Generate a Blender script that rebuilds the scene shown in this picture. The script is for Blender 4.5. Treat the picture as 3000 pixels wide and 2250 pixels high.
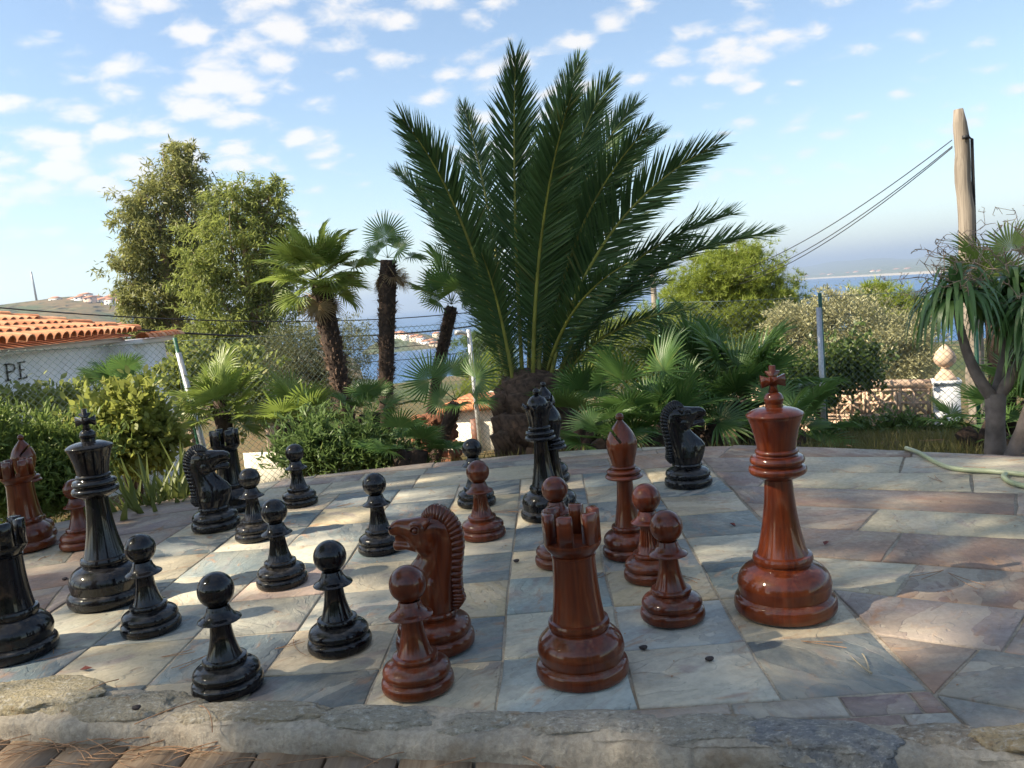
import bpy, bmesh, math, random
import numpy as np
from mathutils import Vector, Matrix, noise

for o in list(bpy.data.objects):
    bpy.data.objects.remove(o, do_unlink=True)
SC = bpy.context.scene
COL = SC.collection
PI = math.pi
RAD = math.radians

# ------------------------------------------------------------------ camera
CAM = np.array([1.5066, -1.4823, 0.7913])      # metres; board surface is z = 0
FPX, PITCH, YAW, ROLL = 2397.8, 0.10388, -0.0446, -0.09217
_f = np.array([math.sin(YAW) * math.cos(PITCH), math.cos(YAW) * math.cos(PITCH), -math.sin(PITCH)])
_r0 = np.array([math.cos(YAW), -math.sin(YAW), 0.0])
_u0 = np.cross(_r0, _f)
_r = math.cos(ROLL) * _r0 + math.sin(ROLL) * _u0
_u = -math.sin(ROLL) * _r0 + math.cos(ROLL) * _u0
cam = bpy.data.cameras.new('camera')
cam.sensor_width = 36.0
cam.lens = 36.0 * FPX / 3000.0
cam.clip_start = 0.05
cam.clip_end = 60000.0
cam_o = bpy.data.objects.new('camera', cam)
COL.objects.link(cam_o)
M = Matrix.Identity(4)
for i in range(3):
    M[i][0] = _r[i]; M[i][1] = _u[i]; M[i][2] = -_f[i]; M[i][3] = CAM[i]
cam_o.matrix_world = M
SC.camera = cam_o
SC.render.resolution_x, SC.render.resolution_y = 1024, 768

K = 3000.0 / 2212.0                             # picture measured on a 2212 px wide view
def ray(x, y):
    d = _f * FPX + _r * (x * K - 1500.0) - _u * (y * K - 1125.0)
    return d / math.hypot(d[0], d[1])
def gp(x, y, z=0.0):                            # picture point -> point on the level z
    d = ray(x, y)
    return CAM + d * ((z - CAM[2]) / d[2])
def at(x, y, D):                                # picture point -> point at ground distance D
    return CAM + ray(x, y) * D
def size(px, D):                                # picture length -> metres at distance D
    return px * K / FPX * D

# ------------------------------------------------------------------ world, sun, exposure
SUN_EL = RAD(41.0)
SUN_H = np.array([0.961, 0.277])                # ground direction the light travels in
SUN_D = np.array([SUN_H[0] * math.cos(SUN_EL), SUN_H[1] * math.cos(SUN_EL), -math.sin(SUN_EL)])
W = bpy.data.worlds.new('World'); SC.world = W; W.use_nodes = True
wt = W.node_tree; wt.nodes.clear()
def wn(t, **kw):
    n = wt.nodes.new(t)
    for k, v in kw.items(): setattr(n, k, v)
    return n
def wl(a, b): wt.links.new(a, b)
def wmath(op, a, b=None, c=None, clamp=False):
    n = wn('ShaderNodeMath', operation=op, use_clamp=clamp)
    for i, v in enumerate((a, b, c)):
        if v is None: continue
        if hasattr(v, 'default_value') or hasattr(v, 'links'): wl(v, n.inputs[i])
        else: n.inputs[i].default_value = v
    return n.outputs[0]
sky = wn('ShaderNodeTexSky'); sky.sky_type = 'NISHITA'; sky.sun_disc = False
sky.sun_elevation = SUN_EL; sky.sun_rotation = math.atan2(-SUN_H[0], -SUN_H[1])
sky.altitude = 60; sky.air_density = 1.0; sky.dust_density = 0.35; sky.ozone_density = 2.2
tc = wn('ShaderNodeTexCoord')
sep = wn('ShaderNodeSeparateXYZ'); wl(tc.outputs['Generated'], sep.inputs[0])
zc = wmath('MAXIMUM', sep.outputs[2], 0.015)
cu = wmath('DIVIDE', sep.outputs[0], wmath('ADD', zc, 0.30))
cv = wmath('DIVIDE', sep.outputs[1], wmath('ADD', zc, 0.30))
cmb = wn('ShaderNodeCombineXYZ'); wl(cu, cmb.inputs[0]); wl(cv, cmb.inputs[1])
rot = wn('ShaderNodeMapping'); rot.inputs['Rotation'].default_value = (0, 0, RAD(-24)); rot.inputs['Scale'].default_value = (1.0, 1.15, 1.0)
rot.inputs['Location'].default_value = (3.3, 1.1, 0.0)
wl(cmb.outputs[0], rot.inputs[0])
def wnoise(scale, detail, rough=0.5, dist=0.0, vec=None):
    n = wn('ShaderNodeTexNoise'); n.inputs['Scale'].default_value = scale; n.inputs['Detail'].default_value = detail; n.inputs['Roughness'].default_value = rough; n.inputs['Distortion'].default_value = dist
    wl(vec or rot.outputs[0], n.inputs[0]); return n
warp = wnoise(6.0, 3.0); wadd = wn('ShaderNodeVectorMath', operation='MULTIPLY_ADD'); wl(warp.outputs[1], wadd.inputs[0]); wadd.inputs[1].default_value = (0.10, 0.10, 0); wl(rot.outputs[0], wadd.inputs[2])
vor = wn('ShaderNodeTexVoronoi', feature='SMOOTH_F1'); vor.inputs['Scale'].default_value = 11.0; vor.inputs['Smoothness'].default_value = 0.45; wl(wadd.outputs[0], vor.inputs[0])
puff = wmath('MULTIPLY_ADD', vor.outputs[0], -0.62, 0.40)                 # rows of small rounded puffs
bank = wnoise(1.6, 3.0); fine = wnoise(15.0, 7.0, 0.66, 0.3)
side = wmath('MULTIPLY_ADD', sep.outputs[0], -0.09, 0.0)                  # the bank of cloud thins out towards the east
dens = wmath('ADD', wmath('ADD', puff, wmath('MULTIPLY', bank.outputs[0], 0.85)), wmath('MULTIPLY_ADD', fine.outputs[0], 0.66, side))
mr = wn('ShaderNodeMapRange'); mr.interpolation_type = 'SMOOTHSTEP'
mr.inputs['From Min'].default_value = 0.82; mr.inputs['From Max'].default_value = 1.11
wl(dens, mr.inputs['Value'])
fade = wn('ShaderNodeMapRange'); fade.interpolation_type = 'SMOOTHSTEP'
fade.inputs['From Min'].default_value = 0.03; fade.inputs['From Max'].default_value = 0.20
wl(sep.outputs[2], fade.inputs['Value'])
cmask = wmath('MULTIPLY', wmath('MULTIPLY', mr.outputs[0], fade.outputs[0]), 0.80)
mixc = wn('ShaderNodeMix', data_type='RGBA')
wl(cmask, mixc.inputs[0]); wl(sky.outputs[0], mixc.inputs[6])
ccol = wn('ShaderNodeMix', data_type='RGBA'); wl(mr.outputs[0], ccol.inputs[0]); ccol.inputs[6].default_value = (4.3, 4.5, 4.9, 1); ccol.inputs[7].default_value = (5.0, 4.85, 4.85, 1); wl(ccol.outputs[2], mixc.inputs[7])
bg = wn('ShaderNodeBackground'); bg.inputs['Strength'].default_value = 0.054
wl(mixc.outputs[2], bg.inputs[0])
wo = wn('ShaderNodeOutputWorld'); wl(bg.outputs[0], wo.inputs[0])

sl = bpy.data.lights.new('sun', 'SUN'); sl.energy = 2.9; sl.angle = RAD(0.53); sl.color = (1.0, 0.90, 0.76)
so = bpy.data.objects.new('sun', sl); COL.objects.link(so)
so.rotation_euler = Vector(SUN_D).to_track_quat('-Z', 'Y').to_euler()
so.location = (-6, -3, 9)
vs = SC.view_settings
vs.view_transform = 'Standard'; vs.look = 'None'; vs.gamma = 1.0; vs.use_curve_mapping = False; vs.exposure = 2.08
vs.use_white_balance = True; vs.white_balance_temperature = 7000; vs.white_balance_tint = 8
SC.render.engine = 'CYCLES'
SC.cycles.max_bounces = 6; SC.cycles.transparent_max_bounces = 6
SC.cycles.volume_bounces = 0
# ------------------------------------------------------------------ helpers
RNG = np.random.default_rng(7)
random.seed(7)
def link(o, parent=None):
    COL.objects.link(o)
    if parent is not None: o.parent = parent
    return o
def tag(o, label=None, cat=None, group=None, kind=None):
    if label: o['label'] = label
    if cat: o['category'] = cat
    if group: o['group'] = group
    if kind: o['kind'] = kind
    return o
def empty(name, loc, rz=0.0, label=None, cat=None, group=None):
    o = bpy.data.objects.new(name, None); o.empty_display_size = 0.1
    COL.objects.link(o); o.location = Vector(loc); o.rotation_euler = (0, 0, rz)
    return tag(o, label, cat, group)
def make_mesh(name, V, F, mat=None, smooth=False, angle=None):
    """V (n,3) floats; F list of (m,k) int arrays or one array / list of polygons"""
    me = bpy.data.meshes.new(name)
    V = np.asarray(V, dtype=np.float32)
    if isinstance(F, np.ndarray): F = [F]
    if len(F) and not isinstance(F[0], np.ndarray):
        idx = np.concatenate([np.asarray(f) for f in F]); tot = np.array([len(f) for f in F])
    else:
        idx = np.concatenate([f.ravel() for f in F]); tot = np.concatenate([np.full(len(f), f.shape[1]) for f in F])
    me.vertices.add(len(V)); me.vertices.foreach_set('co', V.ravel())
    me.loops.add(len(idx)); me.loops.foreach_set('vertex_index', idx.astype(np.int32))
    me.polygons.add(len(tot))
    st = np.zeros(len(tot), dtype=np.int32); st[1:] = np.cumsum(tot)[:-1]
    me.polygons.foreach_set('loop_start', st); me.polygons.foreach_set('loop_total', tot.astype(np.int32))
    me.update(calc_edges=True); me.validate()
    if smooth:
        me.polygons.foreach_set('use_smooth', np.ones(len(me.polygons), dtype=bool))
        if angle: me.set_sharp_from_angle(angle=RAD(angle))
    if mat: me.materials.append(mat)
    return me
def obj(name, me, parent=None, loc=None, rot=None, scale=None):
    o = bpy.data.objects.new(name, me)
    link(o, parent)
    if loc is not None: o.location = Vector(loc)
    if rot is not None: o.rotation_euler = rot
    if scale is not None: o.scale = scale if hasattr(scale, '__len__') else (scale,) * 3
    return o
class MB:
    """collects pieces of one mesh"""
    def __init__(s): s.V = []; s.F = []; s.n = 0
    def add(s, V, F):
        V = np.asarray(V, dtype=float).reshape(-1, 3)
        s.V.append(V)
        for f in F: s.F.append([i + s.n for i in f])
        s.n += len(V); return s
    def box(s, c, d, R=None):
        x, y, z = [v / 2 for v in d]
        P = np.array([[-x,-y,-z],[x,-y,-z],[x,y,-z],[-x,y,-z],[-x,-y,z],[x,-y,z],[x,y,z],[-x,y,z]])
        if R is not None: P = P @ np.asarray(R).T
        return s.add(P + np.asarray(c), [(3,2,1,0),(4,5,6,7),(0,1,5,4),(1,2,6,5),(2,3,7,6),(3,0,4,7)])
    def prism(s, outline, z0, z1, chamfer=0.0):
        """outline: (x,y) counter-clockwise; extruded z0..z1; top inset by chamfer"""
        O = np.asarray(outline, float); n = len(O); c = O.mean(0)
        rings = [np.c_[O, np.full(n, z0)]]
        if chamfer:
            rings.append(np.c_[O, np.full(n, z1 - chamfer)])
            d = c - O; L = np.linalg.norm(d, axis=1, keepdims=True)
            rings.append(np.c_[O + d / L * chamfer * 1.2, np.full(n, z1)])
        else: rings.append(np.c_[O, np.full(n, z1)])
        F = []
        for k in range(len(rings) - 1):
            for i in range(n):
                j = (i + 1) % n; F.append((k*n+i, k*n+j, (k+1)*n+j, (k+1)*n+i))
        F.append(tuple((len(rings)-1)*n + i for i in range(n))); F.append(tuple(range(n))[::-1])
        return s.add(np.concatenate(rings), F)
    def tube(s, P, r, seg=8, caps=True):
        V, F = tube(P, r, seg, caps); return s.add(V, F)
    def mesh(s, name, mat, smooth=False, angle=None):
        return make_mesh(name, np.concatenate(s.V), s.F, mat, smooth, angle)
def tube(P, r, seg=8, caps=True):
    P = np.asarray(P, float); n = len(P); r = np.full(n, r) if np.isscalar(r) else np.asarray(r, float)
    T = np.gradient(P, axis=0); T /= np.linalg.norm(T, axis=1, keepdims=True) + 1e-12
    ref = np.array([0, 0, 1.0]) if abs(T[0][2]) < 0.9 else np.array([1.0, 0, 0])
    X = np.cross(ref, T[0]); X /= np.linalg.norm(X)
    V = []; a = np.linspace(0, 2*PI, seg, endpoint=False)
    for i in range(n):
        X = X - T[i] * (X @ T[i]); X /= np.linalg.norm(X) + 1e-12
        Y = np.cross(T[i], X)
        V.append(P[i] + r[i] * (np.cos(a)[:, None] * X + np.sin(a)[:, None] * Y))
    F = []
    for k in range(n - 1):
        for i in range(seg):
            j = (i + 1) % seg; F.append((k*seg+i, k*seg+j, (k+1)*seg+j, (k+1)*seg+i))
    if caps:
        F.append(tuple(range(seg))[::-1]); F.append(tuple((n-1)*seg+i for i in range(seg)))
    return np.concatenate(V), F
def bez(a, b, c, n=12):
    t = np.linspace(0, 1, n)[:, None]; a, b, c = map(np.asarray, (a, b, c))
    return (1-t)**2*a + 2*t*(1-t)*b + t*t*c
def lathe(prof, seg=48, flute=None):
    """prof: [(r,z)] from bottom axis to top axis"""
    prof = np.asarray(prof, float); n = len(prof); a = np.linspace(0, 2*PI, seg, endpoint=False)
    V = np.zeros((n, seg, 3)); V[:, :, 0] = prof[:, 0:1] * np.cos(a); V[:, :, 1] = prof[:, 0:1] * np.sin(a); V[:, :, 2] = prof[:, 1:2]
    if flute:
        nf, amp, z0, z1 = flute
        w = ((prof[:, 1] > z0) & (prof[:, 1] < z1)).astype(float)[:, None]
        k = 1 - amp * w * (0.5 - 0.5 * np.cos(nf * a))[None, :]
        V[:, :, 0] *= k; V[:, :, 1] *= k
    F = []
    for k in range(n - 1):
        for i in range(seg):
            j = (i + 1) % seg; F.append((k*seg+i, k*seg+j, (k+1)*seg+j, (k+1)*seg+i))
    F.append(tuple(range(seg))[::-1]); F.append(tuple((n-1)*seg + i for i in range(seg)))
    return V.reshape(-1, 3), F
def curve_through(pts, per=6):
    """Catmull-Rom through (r,z) points"""
    p = np.asarray(pts, float); p = np.vstack([2*p[0]-p[1], p, 2*p[-1]-p[-2]]); out = []
    for i in range(1, len(p) - 2):
        t = np.linspace(0, 1, per, endpoint=False)[:, None]
        a, b, c, d = p[i-1], p[i], p[i+1], p[i+2]
        out.append(0.5 * ((2*b) + (-a+c)*t + (2*a-5*b+4*c-d)*t*t + (-a+3*b-3*c+d)*t**3))
    out.append(p[-2:-1]); return np.concatenate(out)
def copy_tree(o, parent=None):
    c = o.copy(); COL.objects.link(c)
    c.parent = parent
    for ch in list(o.children): copy_tree(ch, c)
    return c

# ------------------------------------------------------------------ materials
class NT:
    def __init__(s, name):
        s.m = bpy.data.materials.new(name); s.m.use_nodes = True; s.t = s.m.node_tree; s.t.nodes.clear()
        s.out = s.n('ShaderNodeOutputMaterial'); s.b = s.n('ShaderNodeBsdfPrincipled')
        s.l(s.b.outputs[0], s.out.inputs[0])
    def n(s, t, **kw):
        x = s.t.nodes.new(t)
        for k, v in kw.items(): setattr(x, k, v)
        return x
    def l(s, a, b): s.t.links.new(a, b)
    def put(s, sock, v):
        if hasattr(v, 'links'): s.l(v, sock)
        elif hasattr(v, '__len__') and len(v) == 3 and sock.type == 'RGBA': sock.default_value = (*v, 1)
        else: sock.default_value = v
    def set(s, **kw):
        names = dict(color='Base Color', rough='Roughness', metal='Metallic', normal='Normal', coat='Coat Weight', coatr='Coat Roughness', spec='Specular IOR Level', alpha='Alpha', sss='Subsurface Weight')
        for k, v in kw.items(): s.put(s.b.inputs[names[k]], v)
        return s
    def math(s, op, a, b=None, clamp=False):
        x = s.n('ShaderNodeMath', operation=op, use_clamp=clamp); s.put(x.inputs[0], a)
        if b is not None: s.put(x.inputs[1], b)
        return x.outputs[0]
    def mix(s, f, a, b, mode='MIX'):
        x = s.n('ShaderNodeMix', data_type='RGBA', blend_type=mode); s.put(x.inputs[0], f); s.put(x.inputs[6], a); s.put(x.inputs[7], b); return x.outputs[2]
    def noise(s, vec=None, scale=5.0, detail=4.0, rough=0.55, dist=0.0, out=0):
        x = s.n('ShaderNodeTexNoise'); x.inputs['Scale'].default_value = scale; x.inputs['Detail'].default_value = detail
        x.inputs['Roughness'].default_value = rough; x.inputs['Distortion'].default_value = dist
        if vec is not None: s.l(vec, x.inputs[0])
        return x.outputs[out]
    def voro(s, vec=None, scale=5.0, feature='F1', out=0, rand=1.0):
        x = s.n('ShaderNodeTexVoronoi', feature=feature); x.inputs['Scale'].default_value = scale; x.inputs['Randomness'].default_value = rand
        if vec is not None: s.l(vec, x.inputs[0])
        return x.outputs[out]
    def ramp(s, v, stops):
        x = s.n('ShaderNodeValToRGB'); e = x.color_ramp.elements
        while len(e) > 1: e.remove(e[0])
        for i, (p, c) in enumerate(stops):
            k = e[0] if i == 0 else e.new(p)
            k.position = p; k.color = (*c, 1) if hasattr(c, '__len__') else (c, c, c, 1)
        s.put(x.inputs[0], v); return x.outputs[0]
    def rng(s, v, a, b, c=0.0, d=1.0, smooth=True):
        x = s.n('ShaderNodeMapRange'); x.interpolation_type = 'SMOOTHSTEP' if smooth else 'LINEAR'
        s.put(x.inputs[0], v)
        for i, q in enumerate((a, b, c, d)): x.inputs[i+1].default_value = q
        return x.outputs[0]
    def map(s, vec, scale=(1,1,1), rot=(0,0,0), loc=None):
        x = s.n('ShaderNodeMapping'); s.l(vec, x.inputs[0]); x.inputs['Scale'].default_value = scale; x.inputs['Rotation'].default_value = rot
        if loc is not None: s.put(x.inputs['Location'], loc)
        return x.outputs[0]
    def pos(s): return s.n('ShaderNodeNewGeometry').outputs['Position']
    def objc(s): return s.n('ShaderNodeTexCoord').outputs['Object']
    def rand(s): return s.n('ShaderNodeObjectInfo').outputs['Random']
    def ocolor(s): return s.n('ShaderNodeObjectInfo').outputs['Color']
    def island(s): return s.n('ShaderNodeNewGeometry').outputs['Random Per Island']
    def bump(s, h, strength=0.3, dist=0.01, prev=None):
        x = s.n('ShaderNodeBump'); x.inputs['Strength'].default_value = strength; x.inputs['Distance'].default_value = dist
        s.l(h, x.inputs['Height'])
        if prev is not None: s.l(prev, x.inputs['Normal'])
        return x.outputs[0]
def plain(name, c, rough=0.6, metal=0.0, var=0.25, scale=20.0, bump=0.0):
    t = NT(name); p = t.objc()
    n = t.noise(p, scale, 5)
    t.set(color=t.mix(t.rng(n, 0.3, 0.7), tuple(x*(1-var) for x in c), tuple(min(1, x*(1+var)) for x in c)), rough=rough, metal=metal)
    if bump: t.set(normal=t.bump(n, bump, 0.01))
    return t.m
def leafmat(name, c1, c2, c3=None, trans=0.35, rough=0.5, spec=0.35):
    """foliage: colour differs from leaf to leaf, thin leaves let some light through"""
    t = NT(name); i = t.island()
    stops = [(0.0, c1), (0.6, c2)] + ([(0.94, c2), (1.0, c3)] if c3 else [(1.0, c2)])
    col = t.ramp(i, stops)
    big = t.noise(t.pos(), 1.7, 2)
    col = t.mix(t.rng(big, 0.35, 0.7, 0.0, 0.5), col, tuple(x * 1.35 for x in c2))
    t.set(color=col, rough=rough, spec=spec)
    tr = t.n('ShaderNodeBsdfTranslucent'); t.l(t.mix(0.5, col, tuple(min(1, x * 2.0) for x in c2)), tr.inputs[0])
    mx = t.n('ShaderNodeMixShader'); mx.inputs[0].default_value = trans
    t.l(t.b.outputs[0], mx.inputs[1]); t.l(tr.outputs[0], mx.inputs[2]); t.l(mx.outputs[0], t.out.inputs[0])
    return t.m

# slate: every piece has its own tint (object colour), cleft layers and rusty stains
def slate_mat():
    t = NT('slate'); r = t.rand()
    off = t.n('ShaderNodeCombineXYZ'); t.put(off.inputs[0], t.math('MULTIPLY', r, 37.0)); t.put(off.inputs[1], t.math('MULTIPLY', r, 91.0)); t.put(off.inputs[2], t.math('MULTIPLY', r, 13.0))
    p = t.n('ShaderNodeVectorMath', operation='ADD'); t.l(t.pos(), p.inputs[0]); t.l(off.outputs[0], p.inputs[1]); p = p.outputs[0]
    ang = t.n('ShaderNodeVectorRotate', rotation_type='Z_AXIS'); t.l(p, ang.inputs[0]); t.put(ang.inputs['Angle'], t.math('MULTIPLY', r, 6.28)); p = ang.outputs[0]
    ps = t.map(p, (1.0, 2.1, 1.0))
    base = t.ocolor()
    n1 = t.noise(ps, 4.2, 5, 0.6, 0.6); n2 = t.noise(ps, 8.5, 6, 0.62, 1.0); n3 = t.noise(p, 60, 5, 0.65); n4 = t.noise(ps, 3.0, 3, 0.5, 0.4)
    col = t.mix(t.rng(n1, 0.42, 0.68, 0, 0.34), base, (0.44, 0.385, 0.285))
    col = t.mix(t.rng(n4, 0.46, 0.66, 0, 0.42), col, (0.235, 0.245, 0.222))
    col = t.mix(t.rng(n2, 0.54, 0.72, 0, 0.65), col, (0.34, 0.18, 0.09))
    col = t.mix(t.rng(t.noise(ps, 6.0, 4, 0.55, 0.8), 0.56, 0.70, 0, 0.5), col, (0.225, 0.172, 0.175))
    col = t.mix(t.rng(n3, 0.36, 0.68, 0.0, 0.30), col, t.mix(0.65, col, (0.04, 0.04, 0.045)))
    col = t.mix(t.rng(n3, 0.60, 0.78, 0.0, 0.25), col, (0.55, 0.54, 0.50))
    # cleft steps: layers of stone broken away along wandering lines
    h = t.noise(ps, 3.4, 4, 0.5, 0.5)
    st = t.math('MULTIPLY', h, 9.0); fl = t.math('FLOOR', st); fr = t.math('FRACT', st)
    stair = t.math('ADD', fl, t.rng(fr, 0.0, 0.07))
    wn_ = t.n('ShaderNodeTexWhiteNoise', noise_dimensions='2D'); cv = t.n('ShaderNodeCombineXYZ'); t.put(cv.inputs[0], fl); t.put(cv.inputs[1], r); t.l(cv.outputs[0], wn_.inputs[0])
    lay = wn_.outputs[0]
    col = t.mix(t.rng(lay, 0.60, 1.0, 0.0, 0.40, False), col, (0.43, 0.39, 0.32))
    col = t.mix(t.rng(lay, 0.0, 0.40, 0.42, 0.0, False), col, t.mix(0.6, col, (0.11, 0.085, 0.08)))
    edge = t.math('MULTIPLY', t.rng(fr, 0.0, 0.035, 1.0, 0.0), t.rng(t.noise(p, 5.5, 2), 0.46, 0.6))
    col = t.mix(t.math('MULTIPLY', edge, 0.5), col, (0.05, 0.045, 0.04))
    col = t.mix(1.0, col, (1.20, 1.18, 1.13), 'MULTIPLY')
    bn = t.bump(stair, 0.5, 0.0035)
    bn = t.bump(n3, 0.35, 0.004, bn)
    bn = t.bump(n2, 0.4, 0.012, bn)
    t.set(color=col, rough=t.rng(n3, 0.3, 0.7, 0.42, 0.62), normal=bn, spec=0.4)
    return t.m
SLATE = slate_mat()
def mortar_mat():
    t = NT('mortar'); p = t.pos()
    n = t.noise(p, 90, 6, 0.7); n2 = t.noise(p, 9, 4); v = t.voro(p, 210)
    c = t.mix(t.rng(n2, 0.3, 0.7), (0.40, 0.345, 0.27), (0.54, 0.475, 0.38))
    c = t.mix(t.rng(v, 0.05, 0.28, 0.5, 0.0), c, (0.55, 0.52, 0.46))
    c = t.mix(t.rng(n, 0.35, 0.65, 0.35, 0.0), c, (0.10, 0.085, 0.07))
    c = t.mix(t.rng(t.noise(p, 5, 4, 0.6, 0.6), 0.55, 0.7, 0, 0.55), c, (0.24, 0.15, 0.075))
    t.set(color=c, rough=0.93, normal=t.bump(n2, 0.5, 0.02, t.bump(n, 0.9, 0.006)), spec=0.15)
    return t.m
MORTAR = mortar_mat()
def granite_mat():
    t = NT('granite'); p = t.pos(); r = t.rand()
    n = t.noise(t.map(p, (1, 1.8, 1), (0, 0, 0.5)), 70, 7, 0.72); v = t.voro(p, 160); n2 = t.noise(p, 16, 4, 0.6, 0.6)
    c = t.mix(t.rng(n2, 0.35, 0.65), t.ocolor(), t.mix(0.5, t.ocolor(), (0.46, 0.41, 0.32)))
    c = t.mix(t.rng(n, 0.50, 0.68, 0.0, 0.75), c, (0.66, 0.63, 0.56))
    c = t.mix(t.rng(n, 0.30, 0.46, 0.72, 0.0), c, (0.075, 0.07, 0.065))
    c = t.mix(t.rng(t.noise(p, 26, 3), 0.62, 0.72, 0, 0.5), c, (0.33, 0.20, 0.09))
    t.set(color=c, rough=0.9, spec=0.2, normal=t.bump(v, 0.6, 0.004, t.bump(n, 1.0, 0.009)))
    return t.m
GRANITE = granite_mat()
def lacquer(name, kind):
    t = NT(name); p = t.objc()
    if kind == 'red':
        g = t.noise(t.map(p, (26, 26, 2.2)), 1.0, 5, 0.6, 1.6); g2 = t.noise(t.map(p, (6, 6, 1.2)), 1.0, 3, 0.5, 0.8)
        c = t.mix(t.rng(g, 0.3, 0.7), (0.056, 0.0098, 0.0036), (0.130, 0.0245, 0.0058))
        c = t.mix(t.rng(g2, 0.42, 0.72, 0, 0.55), c, (0.185, 0.047, 0.009))
        c = t.mix(t.rng(t.noise(p, 14, 3), 0.55, 0.75, 0, 0.45), c, (0.035, 0.005, 0.004))
        t.set(color=c, rough=0.35, coat=0.8, coatr=0.04, spec=0.12)
    else:
        g = t.noise(t.map(p, (40, 40, 5)), 1.0, 4)
        c = t.mix(t.rng(g, 0.35, 0.7), (0.0035, 0.0035, 0.0045), (0.009, 0.009, 0.011))
        t.set(color=c, rough=0.3, coat=0.8, coatr=0.03, spec=0.05)
    # thin dust and fine scuffs
    nz = t.noise(p, 30, 5, 0.7); up = t.n('ShaderNodeSeparateXYZ'); t.l(t.n('ShaderNodeNewGeometry').outputs['Normal'], up.inputs[0])
    lowz = t.n('ShaderNodeSeparateXYZ'); t.l(p, lowz.inputs[0])
    dust = t.math('MULTIPLY', t.math('MULTIPLY', t.rng(up.outputs[2], 0.15, 0.95), t.rng(nz, 0.40, 0.72)), t.rng(lowz.outputs[2], 0.04, 0.13, 0.30, 0.0))
    base = t.b.inputs['Base Color'].links[0].from_socket
    t.set(color=t.mix(dust, base, (0.26, 0.23, 0.19)))
    t.set(rough=0.4, coatr=t.math('ADD', t.rng(nz, 0.35, 0.8, 0.03, 0.13), t.math('MULTIPLY', dust, 0.3)))
    t.set(normal=t.bump(t.noise(p, 11, 2), 0.05, 0.02))
    return t.m
RED = lacquer('mahogany_lacquer', 'red'); BLACK = lacquer('black_lacquer', 'black')
FELT = plain('felt', (0.006, 0.006, 0.006), 0.95)
# ------------------------------------------------------------------ terrain, sea, far coast
SEA_Z = -50.0
def ground_z(x, y):
    D = np.hypot(x - CAM[0], y - CAM[1])
    z = np.where(D < 4.3, -0.17, -0.17 - 0.155 * (D - 4.3))
    z = np.where(D > 40, -0.17 - 0.155 * 35.7 - 0.085 * (D - 40), z)
    return np.where(y < CAM[1], np.maximum(z, -0.17), z)
def soil_mat():
    t = NT('soil_and_dry_grass'); p = t.pos()
    n = t.noise(p, 1.3, 5); f = t.noise(p, 38, 6, 0.7); g = t.noise(p, 0.02, 6, 0.6)
    c = t.mix(t.rng(n, 0.35, 0.65), (0.135, 0.085, 0.045), (0.085, 0.085, 0.035))
    c = t.mix(t.rng(f, 0.4, 0.7, 0, 0.7), c, (0.27, 0.18, 0.09))
    c = t.mix(t.rng(g, 0.4, 0.62), c, (0.055, 0.075, 0.03))
    t.set(color=c, rough=0.95, spec=0.1, normal=t.bump(f, 0.8, 0.03))
    return t.m
SOIL = soil_mat()
def build_ground():
    Ds = np.concatenate([np.linspace(0.0, 12, 40), np.geomspace(12.6, 900, 45)]); A = np.linspace(0, 2*PI, 181)[:-1]
    D, T = np.meshgrid(Ds, A, indexing='ij')
    x = CAM[0] + D * np.sin(T); y = CAM[1] + D * np.cos(T); z = ground_z(x, y)
    z = z + np.where(D > 4.6, 0.05 * np.sin(x * 1.9 + y) * np.sin(y * 2.3 - x), 0) + np.where(D > 60, 2.0 * np.sin(x * 0.03) * np.cos(y * 0.04), 0)
    V = np.stack([x, y, z], -1).reshape(-1, 3); n = len(A); F = []
    i, j = np.meshgrid(np.arange(len(Ds)-1), np.arange(n), indexing='ij'); i = i.ravel(); j = j.ravel(); k = (j + 1) % n
    F = np.stack([i*n+j, (i+1)*n+j, (i+1)*n+k, i*n+k], 1)[:, ::-1]
    o = obj('ground', make_mesh('ground', V, F, SOIL, True)); tag(o, kind='structure')
build_ground()
def sea_mat():
    t = NT('sea_water'); p = t.pos()
    n = t.noise(t.map(p, (0.02, 0.05, 0.02)), 1.0, 6, 0.65); b = t.noise(t.map(p, (0.0012, 0.0035, 0.001)), 1.0, 3)
    t.set(color=t.mix(t.rng(b, 0.35, 0.65), (0.014, 0.075, 0.20), (0.022, 0.10, 0.24)), rough=0.38, spec=0.30, normal=t.bump(n, 0.7, 1.2))
    return t.m
V = np.array([[-16000, 250, SEA_Z], [24000, 250, SEA_Z], [24000, 24000, SEA_Z], [-16000, 24000, SEA_Z]])
tag(obj('sea', make_mesh('sea', V, [(0, 1, 2, 3)], sea_mat())), kind='structure')

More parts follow.
